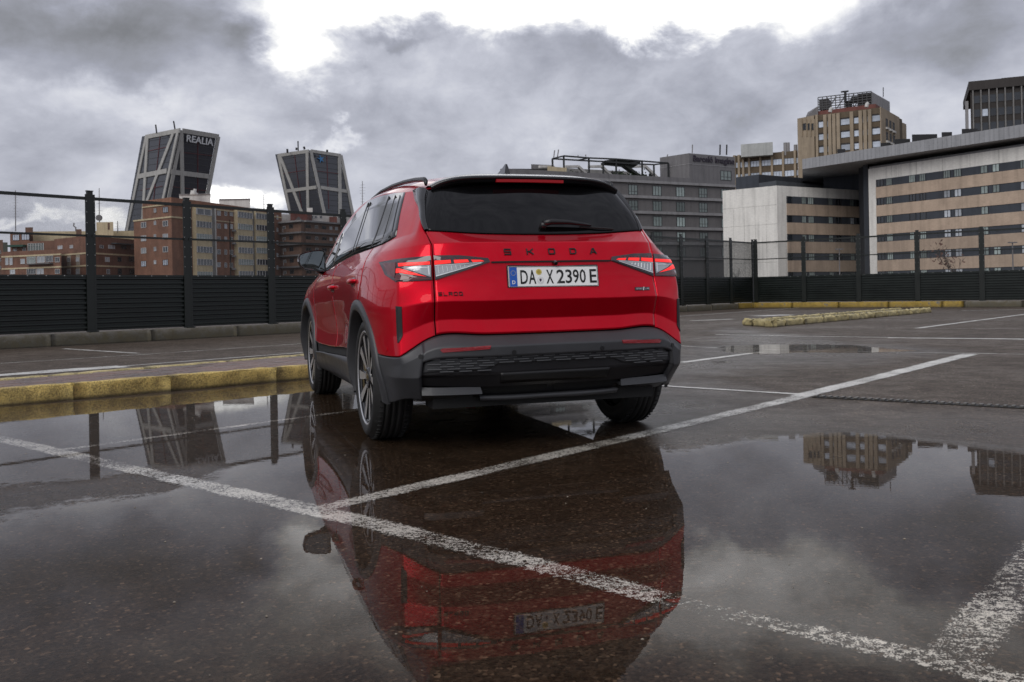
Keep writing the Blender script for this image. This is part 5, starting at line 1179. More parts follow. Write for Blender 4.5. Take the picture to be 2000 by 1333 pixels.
def sides(sd):
    panel('quarter_panel', squart, lambda t: sdoor(t)-G_, 56, lambda s: zbot_t(s, 'rear')+.002, ROWT[11], sd)
    panel('rear_door', lambda t: sdoor(t)+G_, cf(2.805-G_), 62, lambda s: zbot_t(s, 'mid')+.002, ROWT[9]-.004, sd)
    panel('front_door', cf(2.805+G_), cf(3.86-G_), 44, lambda s: zbot_t(s, 'mid')+.002, ROWT[9]-.004, sd)
    panel('front_wing', cf(3.86+G_), cf(5.0), 50, lambda s: zbot_t(s, 'front')+.002, ROWT[11], sd)
    S, T_ = np.meshgrid(lin(1.575,3.86,70), tsamp(ROWT[9]+.002, ROWT[11]), indexing='ij'); P = surf(S, T_); P[...,0] *= sd; grid_obj('side_frame', P, RED, None, .014, sd < 0)
    # arch cladding
    for y0, zs_, ze, nm in ((0,.25,.27,'arch_cladding'),(2.765,.27,.25,'arch_cladding')):
        th = np.linspace(math.pi+math.asin((WZ-ze)/RAD_I)*.98, -math.asin((WZ-zs_)/RAD_I)*.98, 60)
        rows = []
        for r_, of in ((RAD_O-.001,-.012),(RAD_O,.007),(RAD_O-.008,.013),(RAD_I+.012,.015),(RAD_I,.008),(RAD_I,-.10)):
            y = y0+r_*np.cos(th); z = WZ+r_*np.sin(th); s_, t_ = side_st(y, np.maximum(z,.262)); p = surf(s_, t_); p = np.stack([p[:,0]+of, y, z], 1); rows.append(p)
        P = np.array(rows).transpose(1,0,2); P[...,0] *= sd; grid_obj(nm, P, CLAD, None, 0, flip=(sd > 0))
        # wheel well
        th = np.linspace(-.04, math.pi+.04, 30); P = np.array([[(sd*x, y0+.40*math.cos(a), WZ+.40*math.sin(a)) for x in (.90,.5)] for a in th]); P[:,0,0] = sd*.88
        grid_obj('wheel_well', P, DARK, None, 0, flip=(sd < 0))
        MB().box((sd*.50,y0,WZ+.19), (.02,.80,.40)).build('well_back', DARK, car)
    # sill cladding: bottom, facet, top
    ys = lin(.462, 2.305, 50); zr = [(.235,-.03),(.262,.006),(.315,.010),(.345,.004),(.40,.006),(1,.008)]
    P = []
    for y in ys:
        row = []
        for z, of in zr:
            zz = float(sill_top(y))-.003 if z == 1 else min(z, float(sill_top(y))-.006); s_, t_ = side_st([y],[max(zz,.255)]); p = surf(s_, t_)[0]; row.append((p[0]+of, y, zz))
        P.append(row)
    P = np.array(P); P[...,0] *= sd; grid_obj('sill_cladding', P, CLAD, None, .012, flip=(sd < 0))
    # rear bumper corner (from the bumper end to the wheel arch)
    ts = tsamp(.0, ROWT[3]-.004); U = lin(0,1,30); P = []
    for u in U:
        row = []
        for t in ts:
            z = float(np.interp(t, ROWT, GRID[4,:,2])); yc = -math.sqrt(max(RAD_O**2-(z-WZ)**2,.01)); s1_, _ = side_st([yc],[z]); s1_ = float(s1_[0]); s_ = .735+(s1_-.735)*u; row.append(surf(np.array(s_), np.array(t)))
        P.append(row)
    P = np.array(P); P[...,0] *= sd; grid_obj('bumper_corner', P, CLAD, None, .03, flip=(sd < 0))
    # lower lip wedge that leads from the corner towards the middle
    rows = []
    for s_ in lin(.735,.40,18):
        k = (.735-s_)/.335; a = surf(np.array(s_), np.array(.0)); b_ = surf(np.array(s_), np.array(.045-.02*k)); c = surf(np.array(s_), np.array(.105-.02*k), -.03+.0*k)
        zt_ = .366-.008*k; zb2 = .278 if k < .55 else .278+(k-.55)/.45*.05
        rows.append([(a[0],a[1]+.13,zb2),(a[0],a[1]+.06,zb2+.006),(b_[0],b_[1]-.020,.325-.004*k),(c[0],c[1]+.012,zt_)])
    P = np.array(rows); P[...,0] *= sd; grid_obj('bumper_lip', P, CLAD, None, .02, flip=(sd > 0), smooth=False)
both(sides)
# ---- rear bumper band and recess
t_rec = .247
ss = np.r_[-lin(.735,0,40)[:-1], lin(0,.735,40)]
S, T_ = np.meshgrid(ss, tsamp(t_rec, ROWT[3]-.004), indexing='ij'); P = sgn_surf(S, T_); grid_obj('rear_bumper', P, CLAD, None, .035)
S, T_ = np.meshgrid(ss, lin(.075, t_rec+.002, 12), indexing='ij'); P = sgn_surf(S, T_, -.028); grid_obj('bumper_grille', P, mat('grille_black', (.016,.016,.018), .28), None, 0); gr = bpy.data.objects['bumper_grille']
S, T_ = np.meshgrid(np.r_[-lin(.43,0,20)[:-1], lin(0,.43,20)], lin(.0,.10,8), indexing='ij'); P = sgn_surf(S, T_, -.045); P[...,1] += .02; grid_obj('diffuser', P, SATB, None, .02)
P = sgn_surf(*np.meshgrid(np.r_[-lin(.40,0,20)[:-1], lin(0,.40,20)], np.array([.0,.006,.028,.034]), indexing='ij')); P[:,0,1] += .05; P[:,3,1] += .035; P[...,1] += .025; P[...,2] += .004; grid_obj('diffuser_strip', P, CLAD, None, 0)
S, T_ = np.meshgrid(np.r_[-lin(.30,0,20)[:-1], lin(0,.30,20)], lin(.095,.150,4), indexing='ij'); P = sgn_surf(S, T_, -.022); gt = lin(.0,1.,8); Sg = np.r_[-lin(.728,0,50)[:-1], lin(0,.728,50)]; P = np.array([[sgn_surf(np.array(s_), np.array(tl_+(.2455-tl_)*v), -.020) for v in gt] for s_, tl_ in zip(Sg, np.interp(np.abs(Sg), [.31,.39], [.211,.178]))]); grid_obj('grille_band', P, mat('grille_band_grey', (.030,.031,.034), .38), gr, .012)
S, T_ = np.meshgrid(np.r_[-lin(.30,0,20)[:-1], lin(0,.30,20)], lin(.095,.150,4), indexing='ij'); P = sgn_surf(S, T_, -.022)
grid_obj('tow_cover', P, mat('tow_cover_black', (.012,.012,.013), .45), gr, .012)
# raised grey dashes of the grille pattern
def rear_pt(x, z, off=0.):
    s_, t_ = rear_st(np.abs(np.atleast_1d(x)), np.atleast_1d(z)); p = surf(s_, t_, off); p[:,0] *= np.sign(np.atleast_1d(x)+1e-9); return p
dash = mat('grille_dash', (.085,.087,.092), .35)
mb = MB()
for r_, z in enumerate((.516,.503,.490,.477,.464,.451)):
    x = -.70+(r_%2)*.06
    while x < .70:
        l = .055+.035*rng.random()
        if x+l < .705 and (z > .486 or abs(x+l/2) > (.36 if z > .47 else .40)):
            p, q = rear_pt([x, x+l], [z-.0, z]); p[1] += .016; q[1] += .016; pp = shear(np.array([p,q])); mb.bar(pp[0], pp[1], .012, .0042)
        x += l+.03
o = mb.build('grille_dashes', dash, gr); o['kind'] = 'stuff'
# lower inner panel lines
# ---- roof, windscreen, bonnet
def crown(name, s0, s1, cpts, n, m_, e=2.4, rim=.0, ns=24, v0=0.):
    cp = np.array(cpts); ks = lin(0,1,len(cp)); P = []
    for k in lin(0,1,n):
        E = surf(np.array(s0+(s1-s0)*k), np.array(ROWT[11]-.0005)); cy, cz = np.interp(k, ks, cp[:,0]), np.interp(k, ks, cp[:,1]); row = []
        for v in np.r_[-lin(1,0,ns)[:-1], lin(0,1,ns)]:
            a = abs(v); f = 1-a**e; row.append((E[0]*v, E[1]*a**2+cy*(1-a**2), E[2]+(cz-E[2])*f))
        P.append(row)
    return grid_obj(name, np.array(P), m_, None, rim)
def ycen(s): return surf(np.array(s), np.array(ROWT[11]))[1]
crown('roof', .65, 3.1, [(-.40,1.516),(-.19,1.549),(.05,1.580),(.30,1.601),(.55,1.613),(.85,1.620),(1.10,1.618),(1.33,1.598)], 60, RED, 4.6)
crown('windscreen', 3.1, 4.32, [(1.34,1.596),(1.75,1.44),(2.15,1.27),(2.55,1.07)], 20, AUTOGL, 2.2)
crown('bonnet', 4.32, 6.0, [(2.57,1.06),(2.85,1.03),(3.1,.985),(3.25,.93)], 20, RED, 2.6)
S, T_ = np.meshgrid(np.r_[lin(5.003,6.0,24)], tsamp(0, ROWT[11], .03), indexing='ij')
for sd in (-1,1): P = surf(S, T_); P[...,0] *= sd; grid_obj('front_bumper', P, RED, None, 0, sd < 0)
# ---- dark inner shell behind shut lines, underbody
for sd in (-1,1):
    ssx = lin(0.02, 5.98, 150); tb = zbot_t(np.clip(ssx,.66,5.0), 'mid'); tb = np.where(ssx < 1.08, .02, tb); tb = np.where(ssx > 4.95, .02, tb)
    P = np.array([[surf(np.array(s_), np.array(a+(1.262-a)*v), -.018 if s_ > 1.15 else -.06) for v in lin(0,1,16)] for s_, a in zip(ssx, tb)]); P[...,0] *= sd; grid_obj('inner_shell', P, DARK, None, 0, sd < 0)
mb = MB(); mb.box((0,1.55,.34), (1.1,3.7,.18)).box((0,1.38,.30), (1.62,1.86,.16)).box((0,-.50,.40), (1.15,.42,.14)).box((0,-.1,.29),(.5,.4,.10)).box((0,-.58,.295), (1.30,.18,.115)); mb.build('underbody', DARK, car)
mb = MB()
for sd in (-1,1): mb.tube([(sd*.25,-.05,.27),(sd*.62,0,.33)], .04, 8).tube([(sd*.45,-.18,.3),(sd*.47,-.12,.55)], .05, 8)
mb.build('rear_axle', DARK, car)
# ---- glass
S, T_ = np.meshgrid(np.r_[-lin(1.,0,30)[:-1], lin(0,1.,30)], lin(ROWT[9]+.003, 1.262, 24), indexing='ij'); S = S*np.interp(T_, [.95,1.1,1.21,1.27], [.628,.712,.772,.79]); P = sgn_surf(S, T_, .002); grid_obj('rear_window', P, REARGL, None, .01); rw = bpy.data.objects['rear_window']
def sidept(y, z, off, sd):
    s_, t_ = side_st(np.atleast_1d(np.asarray(y,float)), np.atleast_1d(np.asarray(z,float))); p = surf(s_, t_, off); p[:,0] *= sd; return p
def quad_patch(name, poly, m_, sd, off, parent=None, view='side', n=12, rim=.006, m2=8):
    """four-sided patch; poly = corners a,b,c,d as (y,z) on the side or (x,z) on the rear"""
    a, b, c, d = [np.array(p, float) for p in poly]; U, V = np.meshgrid(lin(0,1,n), lin(0,1,m2), indexing='ij'); U = U[...,None]; V = V[...,None]
    Q = (a*(1-U)+b*U)*(1-V)+(d*(1-U)+c*U)*V; sh = Q.shape[:2]; q = Q.reshape(-1,2)
    if view == 'side': s_, t_ = side_st(q[:,0], q[:,1])
    else: s_, t_ = rear_st(q[:,0], q[:,1])
    p = surf(s_, t_, off).reshape(*sh,3); nn = np.cross(p[1,0]-p[0,0], p[0,1]-p[0,0]); sn = surf(s_[:1], t_[:1], off+.05)[0]-surf(s_[:1], t_[:1], off)[0]
    fl = np.dot(nn, sn) < 0; p[...,0] *= sd
    return grid_obj(name, p, m_, parent, rim, flip=bool(fl) != (sd < 0))
def curve_patch(name, top, bot, m_, sd, off, n=40, rim=.005, parent=None, m2=6):
    """patch between two polylines of (y,z) on the body side"""
    def rs(L): L = np.array(L, float); d = np.r_[0, np.cumsum(np.linalg.norm(np.diff(L, axis=0), axis=1))]; u = lin(0, d[-1], n); return np.c_[np.interp(u, d, L[:,0]), np.interp(u, d, L[:,1])]
    A, B_ = rs(bot), rs(top); Q = np.array([A*(1-v)+B_*v for v in lin(0,1,m2)]).transpose(1,0,2); sh = Q.shape[:2]; q = Q.reshape(-1,2); s_, t_ = side_st(q[:,0], q[:,1]); p = surf(s_, t_, off).reshape(*sh,3); p[...,0] *= sd
    return grid_obj(name, p, m_, parent, rim, flip=(sd < 0))
wb = [(-.235,1.186),(-.14,1.160),(.1,1.146),(.69,1.130),(1.3,1.098),(1.75,1.062),(2.12,1.040)]      # glass base line
wt = [(.045,1.462),(.21,1.478),(.6,1.498),(1.0,1.505),(1.32,1.445),(1.70,1.335),(2.15,1.075)]      # glass top line
def glass(sd):
    o = curve_patch('window_surround', [(-.015,1.467),(.20,1.486),(.6,1.508),(1.0,1.515),(1.34,1.455),(1.72,1.345),(2.22,1.062)], [(-.265,1.187),(-.15,1.148),(.1,1.134),(.69,1.118),(1.3,1.086),(1.75,1.050),(2.2,1.026)], GLOSSB, sd, .002, 60)
    def at(y_b, y_t):
        zb_ = np.interp(y_b, [p[0] for p in wb], [p[1] for p in wb]); zt_ = np.interp(y_t, [p[0] for p in wt], [p[1] for p in wt]); return (y_b, zb_), (y_t, zt_)
    def cut(nm, b0, t0, b1, t1, par=None):
        bb = [(y, float(np.interp(y, [p[0] for p in wb], [p[1] for p in wb]))+.004) for y in lin(b0, b1, 16)]; tp = [(y, float(np.interp(y, [p[0] for p in wt], [p[1] for p in wt]))-.006) for y in lin(t0, t1, 16)]
        return curve_patch(nm, tp, bb, AUTOGL, sd, .0055, 24, .004, par)
    cut('quarter_window', -.20, .055, -.078, .162); cut('quarter_window', -.062, .178, .128, .315); cut('door_window', .148, .335, .70, .885); cut('pillar_panel', .712, .897, .788, .953); cut('door_window', .80, .965, 1.62, 1.62); cut('door_window', 1.68, 1.70, 2.06, 2.09)
    mbp = MB()
    for (yb, yt, w_) in ((-.07,.170,.016),(.138,.325,.020),(.705,.890,.014),(.795,.960,.014)):
        zb_ = float(np.interp(yb, [p[0] for p in wb], [p[1] for p in wb])); zt_ = float(np.interp(yt, [p[0] for p in wt], [p[1] for p in wt]))-.010; yt -= .006; quad_patch('window_pillar', [(yb-w_/2,zb_),(yb+w_/2,zb_),(yt+w_/2,zt_),(yt-w_/2,zt_)], RUBB, sd, .0062, None, 'side', 4, .003, 16)
    # bright line round the window opening
    for L in (wt[:5],):
        pass
    # spoiler side fin beside the rear glass
    rows = []
    for t in lin(ROWT[9]+.006, ROWT[11]-.004, 24):
        a = float(np.interp(t, [.945,1.1,1.21,1.27], [.615,.70,.76,.78])); b_ = float(squart(t))-.006; k = float(np.clip((t-1.08)/.14, 0, 1)); k = k*k*(3-2*k)
        rows.append([surf(np.array(a), np.array(t), .002), surf(np.array(a+.006), np.array(t), .010+.016*k), surf(np.array((a+b_)/2), np.array(t), .011+.020*k), surf(np.array(b_-.004), np.array(t), .008+.006*k), surf(np.array(b_), np.array(t), -.004)])
    P = np.array(rows); P[...,0] *= sd; grid_obj('spoiler_fin', P, mat('spoiler_grey', (.012,.012,.013), .16, 0, .5, coat=.6), None, 0, flip=(sd > 0))
both(glass)
# ---- spoiler
xs_ = np.r_[-lin(.575,0,40)[:-1], lin(0,.575,40)]; P = []
for x in xs_:
    a = abs(x)/.575; roofz = 1.549-(1.549-1.463)*a**4.6; yte = -.468+.06*a**3; zte = 1.523-.010*a**2-.050*a**7
    P.append([(x*.985,-.215+.02*a**2,roofz+.002-.004*a),(x,-.235,roofz+.008-.004*a),(x,(yte-.235)/2,(zte+roofz)/2+.010),(x,yte+.02,zte+.003),(x,yte,zte-.004),(x,yte+.004,zte-.016),(x*.99,yte+.045,zte-.034-.035*a**6),(x*.98,yte+.115,zte-.045-.03*a**6)])
sp = grid_obj('spoiler', np.array(P), SATB, None, 0, flip=True)
sp.data.materials[0] = mat('spoiler_black', (.014,.014,.015), .25, 0, .5, coat=.4)
mb = MB(); pts = []
for x in lin(-.205,.205,13): a = abs(x)/.585; yte = -.468+.06*a**3; zte = 1.523-.010*a**2; pts.append((x,yte+.018,zte-.028))
pts = shear(np.array(pts)); 
for p, q in zip(pts[:-1], pts[1:]): mb.bar(p, q, .022, .016)
mb.build('high_brake_light', LRB, sp)
# ---- roof rails, aerial fin
for sd in (-1,1):
    pth = shear(np.array([(sd*x,y,z) for x,y,z in [(.583,-.315,1.478),(.580,-.300,1.503),(.576,-.25,1.518),(.575,-.0,1.545),(.576,.30,1.566),(.580,.65,1.580),(.588,1.0,1.580),(.60,1.3,1.555),(.615,1.55,1.505),(.625,1.66,1.47)]])); o = MB().tube([tuple(p) for p in pth], [.008,.013,.015,.014,.014,.014,.014,.014,.013,.008], 10).build('roof_rail', SATB, car, True)
V = []; prof = [(-.045,1.580),(-.035,1.628),(-.028,1.650),(-.014,1.653),(.03,1.630),(.09,1.608),(.20,1.592)]
w2 = [.020,.010,.004,.004,.010,.018,.010]; mb = MB(); n = len(prof)
vs = [(-w_, y, z) for (y,z), w_ in zip(prof, w2)]+[(w_, y, z) for (y,z), w_ in zip(prof, w2)]+[(-.032,-.05,1.576),(.032,-.05,1.576),(.03,.22,1.588),(-.03,.22,1.588)]
fs = [(i,i+1,n+i+1,n+i) for i in range(n-1)]+[tuple(range(n))[::-1],tuple(range(n,2*n)),(0,n,2*n+1,2*n),(n,n+6,2*n+2,2*n+1),(6,0,2*n,2*n+3)]
mesh_obj('aerial_fin', shear(np.array(vs)), fs, GLOSSB, car)
# ---- tail lights
def poly_patch(name, poly, m_, sd, off, parent=None, thick=.006, sub=3):
    """polygon of (x,z) points on the rear, fan filled with rings, lying on the body surface"""
    poly = np.array(poly, float); n = len(poly); ed = []
    for i in range(n):
        for k in range(sub): ed.append(poly[i]+(poly[(i+1)%n]-poly[i])*k/sub)
    ed = np.array(ed); c = ed.mean(0); rings = [c+(ed-c)*f for f in (1.,.75,.5,.25)]; m2 = len(ed)
    def mp(q, of): s_, t_ = rear_st(q[:,0], q[:,1]); p = surf(s_, t_, of); p[:,0] *= sd; return p
    P = [mp(r_, off) for r_ in rings]; V = np.concatenate([mp(ed, off-thick)]+P+[mp(c[None], off)]); F = []
    for k in range(4):
        for i in range(m2): F.append((k*m2+i,k*m2+(i+1)%m2,(k+1)*m2+(i+1)%m2,(k+1)*m2+i))
    for i in range(m2): F.append((4*m2+i,4*m2+(i+1)%m2,5*m2))
    a = sum(poly[i][0]*poly[(i+1)%n][1]-poly[(i+1)%n][0]*poly[i][1] for i in range(n))
    if (a < 0) != (sd < 0): F = [f[::-1] for f in F]
    o = mesh_obj(name, shear(V), F, m_, parent or car, False); return o
def lamps(sd):
    L = poly_patch('tail_light', [(.872,1.036),(.812,1.044),(.654,1.058),(.654,.930),(.83,.924),(.862,.965)], SMOKE, sd, .007, None, .012, 6)
    poly_patch('lamp_cover', [(.860,1.028),(.815,1.027),(.830,.945),(.851,.965)], LREDD, sd, .010, L, .004)
    poly_patch('light_bar', [(.807,1.021),(.660,1.0285),(.660,1.0125),(.808,1.004)], LRED, sd, .011, L); poly_patch('light_bar', [(.818,.992),(.806,.992),(.683,.949),(.822,.970)], LRED, sd, .0115, L)
    poly_patch('reverse_lamp', [(.798,.9965),(.6565,1.009),(.660,.946)], CLR, sd, .0115, L); poly_patch('lower_lens', [(.834,.928),(.657,.934),(.683,.942),(.820,.962)], LREDD, sd, .0105, L)
    poly_patch('lamp_edge', [(.672,1.004),(.665,1.005),(.664,.957),(.670,.958)], CLRB, sd, .0135, L, .004, 2); poly_patch('lamp_edge', [(.75,.988),(.72,.998),(.672,.9965),(.672,.993),(.718,.994)], CLRB, sd, .0135, L, .004, 2)
    R_ = poly_patch('tailgate_light', [(.6395,1.060),(.511,1.058),(.36,1.040),(.350,1.019),(.6395,.929)], SMOKE, sd, .007, None, .012, 6)
    for q in ([(.637,1.0325),(.557,1.0335),(.555,1.018),(.638,1.011)],[(.541,1.0325),(.469,1.0325),(.463,1.0215),(.537,1.0165)],[(.452,1.031),(.401,1.029),(.384,1.0225),(.443,1.0210)]): poly_patch('light_segment', q, LRED, sd, .011, R_)
    poly_patch('reverse_lamp', [(.637,1.006),(.388,1.0175),(.634,.946)], CLR, sd, .0112, R_); poly_patch('lamp_edge', [(.637,1.0085),(.40,1.0195),(.388,1.0178),(.637,1.0045)], CLRB, sd, .0132, R_, .004, 5); poly_patch('lamp_edge', [(.634,.952),(.400,1.0165),(.397,1.0145),(.634,.9465)], CLRB, sd, .0132, R_, .004, 5)
    poly_patch('lamp_bezel', [(.634,.944),(.375,1.0165),(.356,1.0195),(.640,.934)], ALUG, sd, .012, R_, .004, 6)
    # reversing lamp ribs
    mbr = MB()
    for k in range(9):
        x = .62-k*.022; zt_ = 1.002+(.637-x)*.035; zb_ = .958+(.634-x)*.27
        if zt_-zb_ > .008: p = rear_pt([x,x-.004],[zt_,zb_],.0128); p[:,0] *= sd; pp = shear(p); mbr.bar(pp[0], pp[1], .004, .003)
    o = mbr.build('lens_rib', CLRB, R_); o['kind'] = 'stuff'
    mbr = MB()
    for k in range(10):
        x = .63-k*.024; p = rear_pt([x],[1.0395],.009)[0]; p[0] *= sd; mbr.box(shear(p), (.005,.003,.004))
    o = mbr.build('lens_dots', REFL, R_); o['kind'] = 'stuff'
    poly_patch('vent_slot', [(.8375,.797),(.8125,.794),(.810,.642),(.820,.622),(.8345,.603)], SATB, sd, .004, None, .01, 4)
    poly_patch('rear_reflector', [(.640,.5655),(.627,.574),(.377,.5775),(.383,.5625),(.628,.552)], REFL, sd, .005, None, .01, 5)
    for x, z in ((.2535,.541),(.735,.533)):
        p = rear_pt([x],[z],.0)[0]; p[0] *= sd; d_ = rear_pt([x],[z],.02)[0]; d_[0] *= sd; pp = shear(np.array([p,d_])); v = Vector(pp[1])-Vector(pp[0]); MB().tube([Vector(pp[0])-v*.2, Vector(pp[0])+v*.14], .0125, 14).build('parking_sensor', SATB, car)
    p = rear_pt([.865],[.553],.0)[0]
    p = sidept([-.56],[.565],.0,sd)[0]; d_ = sidept([-.56],[.565],.02,sd)[0]; pp = shear(np.array([p,d_])); v = Vector(pp[1])-Vector(pp[0]); MB().tube([Vector(pp[0])-v*.2, Vector(pp[0])+v*.12], .011, 14).build('parking_sensor', RED, car)
both(lamps)
# strip of painted recess shadow between the lights with the camera and plate lamps
mb = MB(); xs_ = lin(-.345,.345,24); pp = rear_pt(xs_, np.full(24,1.0185), .004); pp = shear(pp)
for p, q in zip(pp[:-1], pp[1:]): mb.bar(p, q, .012, .009)
mb.build('tailgate_recess', RUBB, tg)
p = shear(rear_pt([.01],[1.012],.006))[0]; MB().tube([tuple(p), tuple(p+np.array([0,-.016,-.006]))], [.014,.010], 12).build('rear_camera', GLOSSB, tg)
# ---- number plate
pc = np.array([0,-.7905-.004,.9367]); tilt = .0073/.055; Xa = Vector((1,0,0)); Ua = Vector((0,tilt,1)).normalized(); Na = Xa.cross(Ua)
PW = mat('plate_white', (.86,.86,.85), .4); PB = mat('plate_black', (.012,.012,.012), .5); PBL = mat('plate_blue', (.010,.09,.45), .4)
pl = MB().box(pc+np.array(Na)*.000, (.53,.122,.012), 0, (Xa,Ua,Na)).build('number_plate', SATB, car); bevel(pl, .006, 2)
def on(x, z, h=0.): return Vector(shear(np.array(Vector(pc)+Xa*x+Ua*z+Na*h)))
o = MB().box(on(0,0,.0075), (.518,.110,.003), 0, (Xa,Ua,Na)).build('plate_face', PW, pl)
mb = MB()
for x, z, w_, h in ((0,.0525,.510,.0022),(0,-.0525,.510,.0022),(-.2555,0,.0022,.1072),(.2555,0,.0022,.1072)): mb.box(on(x,z,.0094), (w_,h,.0008), 0, (Xa,Ua,Na))
mb.build('plate_border', PB, pl); MB().box(on(-.232,0,.0095), (.042,.104,.0014), 0, (Xa,Ua,Na)).build('country_band', PBL, pl)
PWS = mat('plate_sticker_white', (.75,.75,.75), .4); STAR = mat('plate_star_yellow', (.62,.50,.12), .4)
mb = MB()
for k in range(12): a = k*math.pi/6; mb.box(on(-.232+.0125*math.cos(a), .021+.0125*math.sin(a), .0104), (.0028,.0028,.0006), 0, (Xa,Ua,Na))
o = mb.build('star_ring', STAR, pl); o['kind'] = 'stuff'
text_mesh('country_letter', 'D', .027, PWS, pl, on(-.232,-.030,.0106), (Xa,Ua,Na), .0004, bold=.0006)
def fit_text(name, ch, x0, x1, zc, h, m_, parent, posf, ax, ext=.0006, bold=.0):
    o = text_mesh(name, ch, 1., m_, parent, (0,0,0), ((1,0,0),(0,1,0),(0,0,1)), 0., bold=bold); me = o.data; v = np.array([q.co for q in me.vertices]); lo, hi = v.min(0), v.max(0)
    pass
    for q in me.vertices:
        a = (q.co.x-lo[0])/(hi[0]-lo[0]); b = (q.co.y-lo[1])/(hi[1]-lo[1]); q.co = Vector(posf(x0+(x1-x0)*a, zc+(b-.5)*h))
    if ext:
        md = o.modifiers.new('depth', 'SOLIDIFY'); md.thickness = ext; md.offset = 1
    me.update(); return o
k_ = .52/792; cx_ = 609
for ch, a, b_ in (('D',316,380),('A',388,450),('X',541,604),('2',632,702),('3',711,768),('9',777,830),('0',838,892),('E',928,990)):
    fit_text('plate_character', ch, (a-cx_)*k_, (b_-cx_)*k_, -.001, .075, PB, pl, lambda x, z: on(x, z, .0098), None, .0006, .012)
MB().bar(on((875-cx_)*k_,.030,.0102), on((893-cx_)*k_,.040,.0102), .005,.0008,0,Na).build('zero_slash', PW, pl)
def disc(x, z, r_, h, m_, nm): MB().tube([on(x,z,h-.001), on(x,z,h)], r_, 20).build(nm, m_, pl)
disc((478-cx_)*k_,.0255,.0165,.0104,STAR,'inspection_sticker'); disc((488-cx_)*k_,-.0195,.0205,.0104,PWS,'registration_seal'); disc((478-cx_)*k_,.0255,.0105,.0108,mat('sticker_ochre',(.40,.30,.05),.5),'inspection_sticker'); disc((488-cx_)*k_,-.0195,.0165,.0107,mat('seal_grey',(.45,.46,.48),.5),'registration_seal'); disc((488-cx_)*k_,-.0195,.0155,.0110,PWS,'registration_seal')
MB().add([on((488-cx_)*k_+dx,-.0195+dz,.0113) for dx,dz in ((-.006,.008),(.006,.008),(.006,-.002),(0,-.009),(-.006,-.002))],[(0,4,3,2,1)]).build('seal_crest', mat('crest_dark',(.05,.03,.06),.5), pl)
# ---- lettering
def tgpos(off): return lambda x, z: tuple(shear(rear_pt([x],[z],off))[0])
def flat_letter(nm, ch, x0, x1, zc, h, m_, thick, bold):
    return fit_text(nm, ch, x0, x1, zc, h, m_, tg, tgpos(.0035), None, thick, bold)
def letter_bars(name, bars, x0, w_, zc, h, m_, st, off=.004):
    """block letter made of strokes given in a unit square"""
    mb = MB()
    for (a, b_) in bars:
        p = shear(rear_pt([x0+a[0]*w_],[zc+(a[1]-.5)*h],off))[0]; q = shear(rear_pt([x0+b_[0]*w_],[zc+(b_[1]-.5)*h],off))[0]; v = Vector(q)-Vector(p); 
        if v.length > 1e-5: v = v.normalized()*st*.5; mb.bar(Vector(p)-v, Vector(q)+v, .004, st, 0, (0,1,0)) if False else mb.box((Vector(p)+Vector(q))/2, ((Vector(q)-Vector(p)).length+st, st, .005), 0, (v.normalized(), v.normalized().cross(Vector((0,-1,0))).normalized(), Vector((0,-1,0))))
    return mb.build(name, m_, tg)
GL_ = {'S': [((1,1),(0,1)),((0,1),(0,.5)),((0,.5),(1,.5)),((1,.5),(1,0)),((1,0),(0,0))], 'K': [((0,0),(0,1)),((.1,.5),(.45,.5)),((.45,.5),(1,1)),((.45,.5),(1,0))], 'O': [((.1,0),(.9,0)),((0,.1),(0,.9)),((1,.1),(1,.9)),((.1,1),(.9,1))],
       'D': [((0,0),(0,1)),((0,0),(.8,0)),((0,1),(.8,1)),((1,.22),(1,.78)),((.8,0),(1,.22)),((.8,1),(1,.78))], 'A': [((0,0),(.42,1)),((.42,1),(.58,1)),((.58,1),(1,0)),((.24,.30),(.76,.30))],
       'E': [((0,1),(1,1)),((0,.5),(1,.5)),((0,0),(1,0)),((0,0),(0,1))], 'L': [((0,0),(0,1)),((0,0),(1,0))], 'R': [((0,0),(0,1)),((0,1),(1,1)),((1,1),(1,.5)),((1,.5),(0,.5)),((.5,.5),(1,0))], 'Q': [((.1,0),(.9,0)),((0,.1),(0,.9)),((1,.1),(1,.9)),((.1,1),(.9,1)),((.75,.25),(1.05,-.12))],
       'P': [((0,0),(0,1)),((0,1),(1,1)),((1,1),(1,.45)),((1,.45),(0,.45))], 'T': [((0,1),(1,1)),((.5,0),(.5,1))], 'I': [((.5,0),(.5,1))], 'N': [((0,0),(0,1)),((0,1),(1,0)),((1,0),(1,1))]}
for ch, xc in zip('SKODA', (-.250,-.124,.0015,.127,.250)): letter_bars('badge_letter', GL_[ch], xc-.0165, .033, 1.0735, .027, BADGE, .0062)
for i, ch in enumerate('ELROQ'): letter_bars('model_letter', GL_[ch], -.628+i*.0262, .0160, .8555, .0160, BADGE, .0028)
poly_patch('trim_badge', [(.4985,.868),(.6005,.868),(.5985,.850),(.4965,.850)], BADGE, 1, .003, tg, .003, 4)
for i, ch in enumerate('SPORT'): letter_bars('badge_text', GL_[ch], .5045+i*.0092, .0060, .8590, .0085, CHR, .0018, .0045)
for i, ch in enumerate('LINE'): letter_bars('badge_text', GL_[ch], .5655+i*.0080, .0054, .8590, .0085, CHR, .0018, .0045)
letter_bars('badge_text', [((0,0),(.6,1))], .5525, .010, .8590, .015, CHRW if False else CLRB, .0035, .0048)
